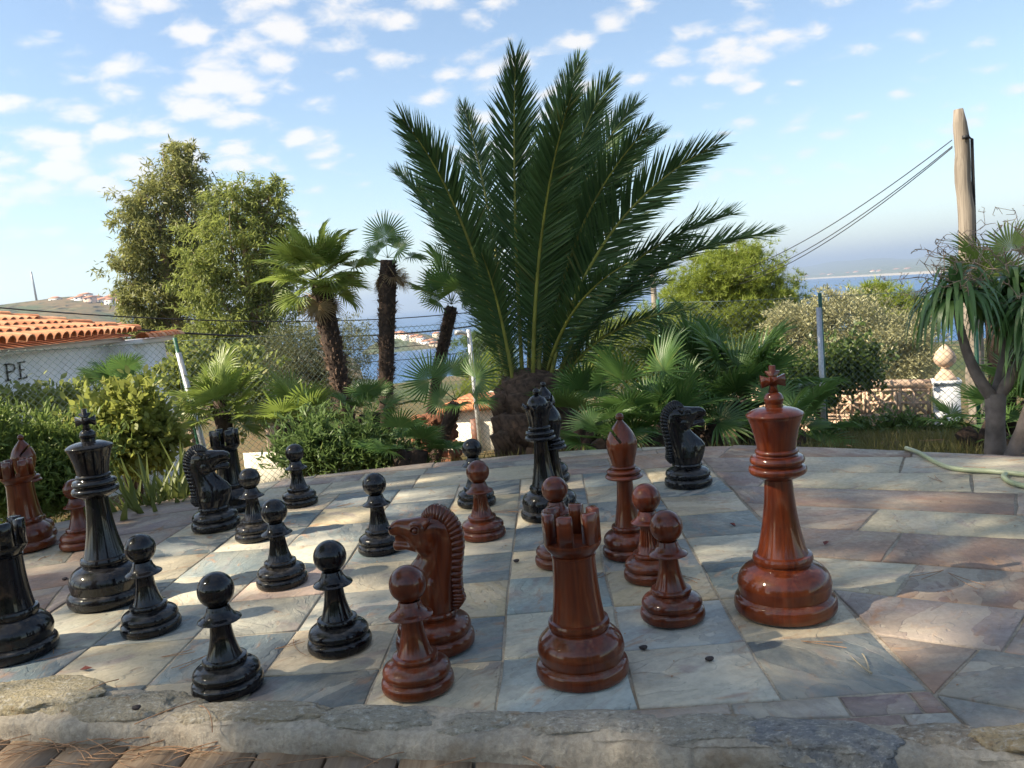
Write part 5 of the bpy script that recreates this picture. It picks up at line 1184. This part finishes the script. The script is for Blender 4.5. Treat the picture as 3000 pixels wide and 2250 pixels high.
tf = [(i, i + 1, 8 + i, 7 + i) for i in range(6)] + [(i + 1, i, 14 + i, 15 + i) for i in range(6)]
TILE = [make_mesh('roof_tile', tv, tf, plain('terracotta_' + n, c, 0.85, var=0.25, scale=9, bump=0.2), True, 40) for n, c in (('a', (0.52, 0.19, 0.085)), ('b', (0.58, 0.245, 0.115)), ('c', (0.46, 0.165, 0.075)), ('d', (0.60, 0.30, 0.16)))]
rr3 = random.Random(5); ex = hd; ey = unit(hn + np.array([0, 0, SLO])); ez = np.cross(ex, ey)
if ez[2] < 0: ez = -ez; exx = -ex
else: exx = ex
nrow = 9
for r_ in range(nrow):
    nb = int((HL - r_ * 0.37 * 0.97) / 0.245)
    for c in range(nb):
        if r_ > 5 and c < 3: continue
        p = hp(0.12 + c * 0.245, 0, 0) + np.array([0, 0, EZ]) + ey * (r_ * 0.37 - 0.04) + ez * (0.006 + rr3.uniform(0, .008))
        o = bpy.data.objects.new('roof_tile', TILE[rr3.randrange(4)]); COL.objects.link(o); o.parent = roof; jx = rr3.uniform(-.02, .02)
        x2 = unit(exx + ey * jx); y2 = unit(ey - exx * jx)
        o.matrix_local = Matrix(((x2[0], y2[0], ez[0], p[0]), (x2[1], y2[1], ez[1], p[1]), (x2[2], y2[2], ez[2], p[2]), (0, 0, 0, 1)))
# hip ridge caps
for k in range(12):
    s = k / 12; q0 = hp(HL - RD * s, RD * s, EZ + SLO * RD * s + 0.03); d = unit(hp(HL - RD, RD, EZ + SLO * RD) - hp(HL, 0, EZ)); x = unit(np.cross(d, [0, 0, 1])); z = np.cross(x, d)
    o = bpy.data.objects.new('ridge_tile', TILE[k % 4]); COL.objects.link(o); o.parent = roof
    o.matrix_local = Matrix(((x[0], d[0], z[0], q0[0]), (x[1], d[1], z[1], q0[1]), (x[2], d[2], z[2], q0[2]), (0, 0, 0, 1)))
# lower side wing with a white fascia
w0 = at(300, 726, 15.4); w1 = at(366, 735, 17.2)
wing = MB(); up = np.array([0, 0, 1.0]); bk = hn * 2.5
def slabq(p, q, z0, z1, bk_):
    V = [np.array([p[0], p[1], z0]), np.array([q[0], q[1], z0]), np.array([q[0], q[1], z0]) + bk_, np.array([p[0], p[1], z0]) + bk_]; V += [v + np.array([0, 0, z1 - z0]) for v in V]
    return np.array(V) - ho, [(3, 2, 1, 0), (4, 5, 6, 7), (0, 1, 5, 4), (1, 2, 6, 5), (2, 3, 7, 6), (3, 0, 4, 7)]
e0, e1 = at(284, 726, 14.9), at(355, 735, 16.8)
obj('side_wall', MB().add(*slabq(e0, e1, -2.6, 0.60, bk)).mesh('side_wall', WHITE), house)
obj('fascia', MB().add(*slabq(e0 - hn * .15, w1 - hn * .1, 0.60, 0.68, bk)).mesh('fascia', WHITE), house)
for k in range(8):
    p = e0 + (w1 - e0) * (k / 8) - hn * 0.17; d = unit((w1 - e0) * np.array([1, 1, 0])); x = unit(np.cross(d, up)); q0 = np.array([p[0], p[1], 0.685]) - ho
    o = bpy.data.objects.new('verge_tile', TILE[k % 4]); COL.objects.link(o); o.parent = house; o.matrix_local = Matrix(((x[0], d[0], 0, q0[0]), (x[1], d[1], 0, q0[1]), (x[2], d[2], 1, q0[2]), (0, 0, 0, 1)))
# two iron letters on the wall
IRON = plain('black_iron', (0.02, 0.018, 0.016), 0.5, 0.3)
sign = empty('wall_lettering', ho, 0, 'black iron letters P and E fixed on the white house wall', 'lettering')
def on_wall(px, py):
    d = ray(px / K, py / K); n = hn; p0 = h0 + hn * 0.36; t = ((p0 - CAM) @ n) / (d @ n); return CAM + d * t
def letter(strokes, nm):
    m = MB()
    for st in strokes: m.tube(np.array([on_wall(*q) for q in st]) - ho, 0.011, 6)
    obj(nm, m.mesh(nm, IRON), sign)
letter([[(18, 1067), (24, 1115)], [(13, 1068), (30, 1066), (40, 1069), (44, 1078), (40, 1087), (21, 1091)], [(18, 1116), (31, 1113)]], 'letter')
letter([[(57, 1062), (61, 1108)], [(53, 1063), (72, 1060)], [(59, 1084), (70, 1083)], [(56, 1110), (78, 1106), (79, 1101)]], 'letter')

# ------------------------------------------------------------------ white walls below the palms
def wall_px(name, label, x0, x1, D0, D1, ytop0, ytop1, depth, mat, cat='wall'):
    a, b = at(x0, ytop0, D0), at(x1, ytop1, D1); gz = float(ground_z(np.array(a[0]), np.array(a[1]))) - 0.3; o = np.array([a[0], a[1], gz]); t = empty(name, o, 0, label, cat)
    n = unit(np.array([-(b - a)[1], (b - a)[0], 0])); n = n if n @ (a - CAM) > 0 else -n
    V = [np.array([a[0], a[1], gz]), np.array([b[0], b[1], gz]), np.array([b[0], b[1], gz]) + n * depth, np.array([a[0], a[1], gz]) + n * depth, a, b, b + n * depth, a + n * depth]
    obj('wall', make_mesh('wall', np.array(V) - o, [(3, 2, 1, 0), (4, 5, 6, 7), (0, 1, 5, 4), (1, 2, 6, 5), (2, 3, 7, 6), (3, 0, 4, 7)], mat), t)
    return t, o, a, b, n
CREAM = plain('cream_render', (0.78, 0.72, 0.60), 0.9, var=0.06, scale=4)
t, o, a, b, n = wall_px('garden_house', 'small cream outbuilding with a tiled edge and dark doorway behind the date palm trunk', 950, 1110, 10.6, 10.2, 886, 878, 2.0, CREAM, 'building')
cop = MB(); cop.add(np.array([a - n * .1 - [0, 0, .02], b - n * .1 - [0, 0, .02], b + n * 1.0 + [0, 0, .02], a + n * 1.0 + [0, 0, .02], a - n * .1 + [0, 0, .05], b - n * .1 + [0, 0, .05], b + n * 1.0 + [0, 0, .08], a + n * 1.0 + [0, 0, .08]]) - o, [(3, 2, 1, 0), (4, 5, 6, 7), (0, 1, 5, 4), (1, 2, 6, 5), (2, 3, 7, 6), (3, 0, 4, 7)])
obj('roof', cop.mesh('roof', TERRA), t)
d0, d1 = at(1020, 905, 10.38), at(1042, 985, 10.38)
obj('door', MB().box((np.array([(d0[0] + d1[0]) / 2, (d0[1] + d1[1]) / 2, (d0[2] + d1[2]) / 2]) - n * 0.02) - o, (size(20, 10.4), 0.10, abs(d0[2] - d1[2]))).mesh('door', plain('brown_door', (0.16, 0.06, 0.035), 0.6)), t)
wall_px('garden_wall', 'low sunlit white garden wall glimpsed through the shrubs behind the black pawns', 540, 760, 8.0, 8.3, 985, 975, 0.25, CREAM)
sw0 = at(945, 985, 6.7); swo = np.array([sw0[0], sw0[1], float(ground_z(np.array(sw0[0]), np.array(sw0[1])))]); sw = empty('rubble_wall', swo, 0, 'short end of a reddish rubble wall below the short leaning palm', 'wall')
RST = plain('red_stone', (0.36, 0.15, 0.085), 0.95, var=0.5, scale=25, bump=1.0); rs = []
for k in range(4):
    bm = bmesh.new(); bmesh.ops.create_icosphere(bm, subdivisions=2, radius=1.0)
    for v in bm.verts: v.co *= 1 + 0.35 * noise.noise(v.co * 1.4 + Vector((k * 5, 0, 0)))
    me = bpy.data.meshes.new('rubble_stone'); bm.to_mesh(me); bm.free(); me.materials.append(RST); rs.append(me)
for k in range(60):
    lv = k // 10; obj('rubble_stone', rs[k % 4], sw, (-.16 + .036 * (k % 10) + rr3.uniform(-.01, .01), rr3.uniform(-.06, .06), .04 + .075 * lv), (rr3.uniform(0, 3), rr3.uniform(0, 3), rr3.uniform(0, 3)), (rr3.uniform(.035, .055), rr3.uniform(.035, .05), rr3.uniform(.03, .042)))

# ------------------------------------------------------------------ patterned block wall and gate pillar
SANDC = plain('sandy_concrete', (0.56, 0.40, 0.29), 0.95, var=0.18, scale=18, bump=0.4)
b0, b1 = at(1630, 842, 9.9), at(2018, 815, 9.4); bgz = -1.35; bo = np.array([b0[0], b0[1], bgz]); bw_ = empty('block_wall', bo, 0, 'garden wall of pierced star-pattern concrete blocks beside the white pillar', 'wall')
bd = unit((b1 - b0) * np.array([1, 1, 0])); bnn = np.array([-bd[1], bd[0], 0]); BL = np.linalg.norm((b1 - b0)[:2]); bs = 0.315; topz = (b0[2] + b1[2]) / 2
m = MB(); hb = bs / 2 - 0.004; th = 0.07
for c, d in (((0, 0, hb - .015), (2 * hb, th, .03)), ((0, 0, -hb + .015), (2 * hb, th, .03)), ((-hb + .015, 0, 0), (.03, th, 2 * hb - .06)), ((hb - .015, 0, 0), (.03, th, 2 * hb - .06)), ((0, 0, 0), (.028, th * .9, 2 * hb - .06)), ((0, 0, 0), (2 * hb - .06, th * .88, .028))): m.box(c, d)
for s in (45, -45):
    c, q = math.cos(RAD(s)), math.sin(RAD(s)); m.box((0, 0, 0), (2 * hb * 1.25, th * .84, .024), np.array([[c, 0, q], [0, 1, 0], [-q, 0, c]]))
m.tube([(0.09 * math.cos(q), 0, 0.09 * math.sin(q)) for q in np.linspace(0, 2 * PI, 17)], 0.014, 6, False)
blk = m.mesh('pierced_block', SANDC); zr = math.atan2(bd[1], bd[0])
for r_ in range(3):
    for c in range(int(BL / bs)):
        p = np.array([b1[0], b1[1], 0]) - bd * (bs * (c + 0.62)); obj('pierced_block', blk, bw_, np.array([p[0], p[1], topz - 0.05 - bs * (r_ + .5)]) - bo, (0, 0, zr))
obj('coping', MB().tube([b0 * [1, 1, 0] + [0, 0, topz - .01] - bo, b1 * [1, 1, 0] + [0, 0, topz - .01] - bo], 0.05, 8).mesh('coping', SANDC), bw_)
pp = at(2043, 828, 9.35); pg = float(ground_z(np.array(pp[0]), np.array(pp[1]))); pl = empty('gate_pillar', (pp[0], pp[1], pg), -0.35, 'square white gate pillar topped with a sandy pineapple ornament', 'pillar')
ph = pp[2] - pg; pw = size(44, 9.4)
obj('shaft', MB().box((0, 0, ph / 2 - .2), (pw, pw, ph + .4)).mesh('shaft', WHITE), pl); obj('cap', MB().box((0, 0, ph + .02), (pw * 1.12, pw * 1.12, .04)).mesh('cap', WHITE), pl)
V, F = lathe([(0, ph + .038), (pw * .62, ph + .038), (pw * .5, ph + .075), (pw * .28, ph + .13), (pw * .20, ph + .16), (pw * .26, ph + .175), (0, ph + .18)], 4); obj('pedestal', make_mesh('pedestal', V, F, SANDC), pl).rotation_euler = (0, 0, PI / 4)
V, F = lathe([(0, ph + .17), (.06, ph + .175), (.10, ph + .22), (.105, ph + .26), (.09, ph + .31), (.05, ph + .36), (.02, ph + .39), (0, ph + .405)], 16, (8, 0.10, ph + .18, ph + .38)); obj('pineapple', make_mesh('pineapple', V, F, SANDC, True), pl)

# ------------------------------------------------------------------ poles and cables
def pole_mat():
    t = NT('weathered_pole'); p = t.objc(); g = t.noise(t.map(p, (30, 30, 1.2)), 1.0, 5, 0.6, 0.8); k = t.voro(t.map(p, (5, 5, 1.6)), 1.0)
    c = t.mix(t.rng(g, .3, .7), (0.14, 0.115, 0.092), (0.28, 0.24, 0.195)); c = t.mix(t.rng(k, .04, .10, .85, 0), c, (0.06, 0.04, 0.03)); t.set(color=c, rough=.9, normal=t.bump(g, .6, .01)); return t.m
TD = 13.0; tpt = at(2072, 236, TD); tb = at(2092, 560, TD); dn = unit(tb - tpt); gz = float(ground_z(np.array(tb[0]), np.array(tb[1]))); foot = tpt + dn * ((tpt[2] - gz) / -dn[2])
tp = empty('utility_pole', foot, 0, 'bare weathered wooden utility pole rising above the right-hand palms', 'pole')
L = np.linalg.norm(tpt - foot); n_ = 24; Q = foot + (tpt - foot) * np.linspace(-.03, 1, n_)[:, None]
Q[:, 0] += 0.012 * np.sin(np.arange(n_) * 1.3); rp = np.linspace(.125, .094, n_) + .004 * np.sin(np.arange(n_) * 2.1); rp[-1] = .06; rp[-2] = .088
obj('pole_shaft', MB().tube(Q - foot, rp, 14).mesh('pole_shaft', pole_mat(), True), tp)
CABLE = plain('black_cable', (0.012, 0.012, 0.014), 0.6)
ca = at(2099, 298, TD) ; cb = at(2109, 575, TD)
for k in range(2): obj('down_cable', MB().tube(np.array([at(2088, 290 + 6 * k, TD - .1), at(2098 + k * 3, 300, TD - .05), at(2101 + k * 4, 420, TD), at(2107 + 2 * k, 580, TD)]) - foot, 0.012, 6).mesh('down_cable', CABLE, True), tp)
obj('bracket', MB().box(at(2086, 296, TD - .12) - foot, (.07, .05, .05)).mesh('bracket', CABLE), tp)
q2 = at(1409, 588, 30.0); g2 = float(ground_z(np.array(q2[0]), np.array(q2[1]))); fp = empty('far_pole', (q2[0], q2[1], g2), 0, 'distant thin wooden pole standing behind the big palm fronds', 'pole')
obj('pole_shaft', MB().tube([(0, 0, -.2), (0, 0, (q2[2] - g2) * .5), (0, 0, q2[2] - g2)], [.13, .12, .10], 10).mesh('far_pole', pole_mat(), True), fp)
for k, (s, e, sag) in enumerate([((2056, 303), (1412, 596), .80), ((2057, 316), (1412, 600), .95), ((2057, 319), (1412, 606), 1.0)]):
    a, b = at(*s, TD), at(*e, 30.0); P = a + (b - a) * np.linspace(0, 1, 30)[:, None]; tt = np.linspace(0, 1, 30); P[:, 2] -= 4 * sag * tt * (1 - tt)
    o = obj('cable', MB().tube(P, np.linspace(.007, .012, 30), 5).mesh('cable', CABLE)); tag(o, ['upper thin black cable sagging from the wooden pole', 'middle black cable sagging from the wooden pole', 'lowest black cable sagging from the wooden pole'][k], 'cable', 'cables from the wooden pole')
for k, (yl, yr, sag, r_) in enumerate([(648, 596, .9, .014), (655, 600, 1.25, .022), (660, 604, 1.55, .010), (652, 608, 1.9, .010)]):
    a, b = at(-180, yl, 18.0), at(1408, yr, 30.0); tt = np.linspace(0, 1, 40); P = a + (b - a) * tt[:, None]; P[:, 2] -= 4 * sag * tt * (1 - tt)
    o = obj('cable', MB().tube(P, r_, 5).mesh('cable', CABLE)); tag(o, ['topmost of the cables crossing behind the fan palm trunks', 'thickest black cable passing in front of the distant hill', 'thin cable below the thick one behind the fan palms', 'lowest cable crossing behind the fan palm trunks'][k], 'cable', 'cables crossing behind the palms')
lp = at(1012, 712, 9.6); lb = at(1040, 980, 9.6); lo_ = np.array([lb[0], lb[1], -1.3]); lm = empty('lamp_post', lo_, 0, 'thin white metal post with a short arm beside the dark conifer', 'post')
WM = plain('white_metal', (0.55, 0.56, 0.57), 0.4, 0.5)
obj('shaft', MB().tube(np.array([lb - [0, 0, .4], (lb + lp) / 2, lp]) - lo_, .028, 10).mesh('shaft', WM, True), lm)
obj('arm', MB().tube(np.array([at(1011, 722, 9.6), at(998, 718, 9.6), at(984, 719, 9.55)]) - lo_, [.022, .024, .03], 8).mesh('arm', WM, True), lm)

# ------------------------------------------------------------------ garden hose
def hose_mat():
    t = NT('hose_plastic'); p = t.pos(); t.set(color=t.mix(t.rng(t.noise(p, 6, 3), .35, .65), (0.30, 0.35, 0.21), (0.38, 0.41, 0.28)), rough=.45); return t.m
hz = 0.0105; HP = [(1957, 968), (1985, 978), (2010, 992), (2045, 1008), (2085, 1015), (2140, 1018), (2212, 1025), (2280, 1036), (2330, 1052), (2310, 1066), (2250, 1058), (2205, 1048), (2180, 1040), (2168, 1030), (2172, 1024)]
hw = np.array([gp(x, y, hz) for x, y in HP]); hw = curve_through(hw, 8)
tag(obj('garden_hose', MB().tube(hw, 0.009, 10).mesh('garden_hose', hose_mat(), True)), 'pale green garden hose lying on the slabs near the ponytail tree', 'hose')

# ------------------------------------------------------------------ litter
NEED = plain('dry_needle', (0.34, 0.19, 0.10), 0.7, var=0.35)
def needles():
    m = MB(); g = random.Random(8)
    def one(x, y, z, az, L, lift=0.0):
        d = np.array([math.cos(az), math.sin(az), 0]); s = np.array([-d[1], d[0], 0]); c = g.uniform(-.03, .03); z1 = z + 0.004 + lift * g.random()
        P = bez(np.array([x, y, z + 0.002]), np.array([x, y, z1 + lift * .6]) + d * L / 2 + s * c, np.array([x, y, z1]) + d * L, 6); m.tube(P, 0.0011, 4, False)
    for i in range(48):
        s = g.choice([g.gauss(0.42, .22), g.gauss(0.62, 0.14), g.uniform(0.1, 1.6)]); q = rim_pt(s, -0.012 - abs(g.gauss(0, .03)), -0.032); one(q[0], q[1], q[2], g.uniform(-.7, .5) + (PI if g.random() < .5 else 0), g.uniform(.08, .17), .015)
    for x, y, z, az, L in [(.42, .13, 0.01, 1.0, .13), (.62, .05, 0.012, .6, .12), (.80, .0, .01, 2.2, .1)]: one(x, y, z, az, L, .02)
    return m.mesh('pine_needle_litter', NEED)
tag(obj('pine_needle_litter', needles()), 'dry brown pine needles fallen on the deck along the stone rim', 'litter', kind='stuff')
def small_tube(name, pts, r, mat, label, cat, group=None): return tag(obj(name, MB().tube(pts, r, 5).mesh(name, mat)), label, cat, group)
TW = plain('twig', (0.42, 0.35, 0.24), 0.8)
f_ = lambda x, y: gp(x / K, y / K, 0.005)
vt = empty('forked_twig', f_(2553, 1972), 0, 'pale forked twig on the dark corner tile in front of the red king', 'twig'); vo = np.array(vt.location)
obj('prong', MB().tube(bez(f_(2553, 1972), f_(2520, 1950), f_(2490, 1920), 6) - vo, [.0028, .0024, .002, .0018, .0015, .001], 5).mesh('prong', TW), vt)
obj('prong', MB().tube(bez(f_(2546, 1960), f_(2540, 1930), f_(2526, 1915), 6) - vo, .0016, 5).mesh('prong', TW), vt)
BER = plain('dark_berry', (0.03, 0.02, 0.02), 0.6); RLF = plain('dry_red_leaf', (0.16, 0.03, 0.02), 0.7)
for k, (x, y, lab) in enumerate([(1885, 1896, 'dark berry on the joint to the right of the red rook'), (2079, 1929, 'dark berry on the pale tile before the red king'), (1513, 1642, 'tiny dark berry on the pale tile behind the red rook'), (206, 1696, 'dark berry on the brown slab beside the black king'), (190, 1695, 'smaller dark berry next to another beside the black king'), (400, 2072, 'dark berry stuck on the stone rim near the front black pawn')]):
    me = bpy.data.meshes.new('berry'); bm = bmesh.new(); bmesh.ops.create_icosphere(bm, subdivisions=2, radius=.0065)
    for v in bm.verts: v.co *= 1 + .2 * noise.noise(v.co * 300)
    bm.to_mesh(me); bm.free(); me.materials.append(BER); q = gp(x / K, y / K, .006 if k < 5 else .036); tag(obj('fallen_berry', me, None, q, None, (1.5, 1, .8)), lab, 'berry')
for k, (x, y, lab) in enumerate([(252, 1961, 'curled dark red leaf on the sandy tile near the stone rim'), (2420, 1592, 'dry red leaf on the pale slab right of the red king'), (2147, 1538, 'small dry red leaf on the blue-grey tile behind the red king')]):
    q = gp(x / K, y / K, .004); V = np.array([(-.016, 0, 0), (-.005, .008, .006), (.016, .001, .003), (.003, -.009, .005), (0, 0, -.001)]); tag(obj('fallen_leaf', make_mesh('fallen_leaf', V, [(0, 4, 1), (1, 4, 2), (2, 4, 3), (3, 4, 0)], RLF), None, q, (0, 0, k)), lab, 'leaf')

def terrace_litter():
    m = MB(); g = random.Random(31)
    for i in range(70):
        x, y = g.uniform(-.6, 3.4), g.uniform(0.0, 2.2); az = g.uniform(0, 6.28); L = g.uniform(.04, .12); d = np.array([math.cos(az), math.sin(az), 0]); p = np.array([x, y, 0.0035]); s_ = np.array([-d[1], d[0], 0]) * g.uniform(-.02, .02)
        m.tube(bez(p, p + d * L / 2 + s_, p + d * L, 5), 0.0009, 4, False)
        if g.random() < .6: e = unit(d + np.array([-d[1], d[0], 0]) * .3); m.tube(bez(p, p + e * L / 2 + s_, p + e * L * .9, 5), 0.0009, 4, False)
    for i in range(150):
        x, y = g.uniform(-.8, 3.5), g.uniform(0.0, 2.2); a = g.uniform(0, 6.28); r_ = g.uniform(.002, .006); c, q = math.cos(a) * r_, math.sin(a) * r_
        m.add([(x - c, y - q, .002), (x - q * .5, y + c * .5, .004), (x + c, y + q, .003), (x + q * .5, y - c * .5, .0045)], [(0, 1, 2, 3)])
    return m.mesh('terrace_litter', NEED)
tag(obj('terrace_litter', terrace_litter()), 'scattered dry needles and leaf crumbs lying on the slate tiles', 'litter', kind='stuff')

# ------------------------------------------------------------------ pines standing left of the terrace: they give the dappled shade
SHADE_LIT = [((330, 1235), 150, 40), ((620, 1300), 110, 60), ((560, 1190), 170, 28), ((800, 1160), 170, 26), ((240, 1370), 110, 30), ((930, 1120), 90, 18), ((640, 1120), 60, 16), ((860, 1255), 120, 28),
             ((2110, 1235), 110, 26), ((1960, 1110), 80, 9), ((1700, 1065), 70, 8), ((1250, 1010), 80, 5), ((480, 1440), 70, 12), ((1900, 1000), 90, 4), ((2180, 1560), 50, 24)]
def shade_pines():
    g = np.random.default_rng(21); lit = []
    for (x, y), rx, ry in SHADE_LIT:
        c = gp(x, y)[:2]; u = gp(x + rx, y)[:2] - c; v = gp(x, y - ry)[:2] - c; lit.append((c, np.linalg.inv(np.stack([u, v], 1))))
    k = 1 / math.tan(SUN_EL); G = []
    while len(G) < 1400:
        q = np.array([g.uniform(-1.6, 5.6), g.uniform(-2.6, 6.6)])
        if q[1] > 2.0 and q[0] < -0.2: continue
        if q[1] > 2.75 and q[0] < 0.55 + (q[1] - 2.75) * 0.1: continue             # the garden on the left lies in the sun
        if q[1] > 2.75 and g.random() < 0.25: continue
        if q[1] < 0.12 - 0.2 * q[0] and g.random() < 0.35: continue
        if any(np.linalg.norm(Mx @ (q - c)) < 1.45 + 0.2 * g.normal() for c, Mx in lit): continue
        G.append(q)
    G = np.array(G); z = g.uniform(5.2, 9.0, len(G)); z = np.where(G[:, 1] > 3.0, g.uniform(6.0, 9.5, len(G)), z)
    C = np.c_[G - SUN_H * (z * k)[:, None], z]
    roots = [(-5.6, -2.6), (-6.6, 0.4), (-6.2, 3.0)]; near = np.argmin([np.linalg.norm(C[:, :2] - np.array(r), axis=1) for r in roots], 0)
    labels = ['pine south of the terrace', 'pine west of the terrace', 'pine beside the house garden']
    for i, r in enumerate(roots):
        o = np.array([r[0], r[1], -0.3]); t = empty('shade_pine', o, 0, ['shade pine rising behind the deck to the left', 'shade pine rising left of the terrace', 'shade pine rising left of the feathery shrub'][i], 'tree'); c = C[near == i]
        top = np.array([c[:, 0].mean(), c[:, 1].mean(), 7.6])
        sel = c[g.choice(len(c), 16, replace=False)]
        limbs(o, top, [(s, (.35, .35, .25)) for s in sel], .17, BARK, t, o, .1)
        P = np.repeat(c, 8, 0) + g.normal(size=(len(c) * 8, 3)) * .12; m = len(P)
        V, F = scatter(TUFT[0] * np.array([1.6, 1, 1.6]), TUFT[1], P - o, unit(g.normal(size=(m, 3)) + [0, 0, .5]), g.normal(size=(m, 3)), g.uniform(.13, .22, m))
        obj('crown', make_mesh('crown', V, F, PINEL), t)
shade_pines()

# ------------------------------------------------------------------ unseen hedge added behind the deck so the lacquer reflects something dark
hb_ = [((x, -6.6 + 0.5 * math.sin(x * 1.3), 0.7 + 0.4 * math.sin(x * 2.1)), (1.0, .8, 1.0)) for x in np.arange(-5, 8.1, 1.1)]
ho2 = np.array([1.5, -6.2, -0.2]); hg = empty('added_hedge', ho2, 0, 'tall dark hedge added out of view behind the deck to darken reflections in the chess pieces', 'hedge')
foliage('foliage', hb_, 26000, 0.14, OVAL, DARKL, hg, origin=ho2, sub=0.3)
for x, y, _z in [b[0] for b in hb_][::3]: obj('stem', MB().tube(np.array([(x, y, -.3), (x, y, 1.6)]) - ho2, .05, 6).mesh('stem', BARK), hg)

# ------------------------------------------------------------------ sea air
def haze():
    t = bpy.data.materials.new('sea_haze'); t.use_nodes = True; nt = t.node_tree; nt.nodes.clear(); out = nt.nodes.new('ShaderNodeOutputMaterial'); v = nt.nodes.new('ShaderNodeVolumePrincipled')
    v.inputs['Color'].default_value = (0.52, 0.66, 0.88, 1); v.inputs['Density'].default_value = HAZE; v.inputs['Anisotropy'].default_value = 0.2; nt.links.new(v.outputs[0], out.inputs['Volume'])
    x0, x1, y0, y1, z0, z1 = -16500, 24500, -400, 24500, -75, 240
    tag(obj('haze', MB().box(((x0 + x1) / 2, (y0 + y1) / 2, (z0 + z1) / 2), (x1 - x0, y1 - y0, z1 - z0)).mesh('haze', t)), kind='stuff')
HAZE = 0.00022
haze()
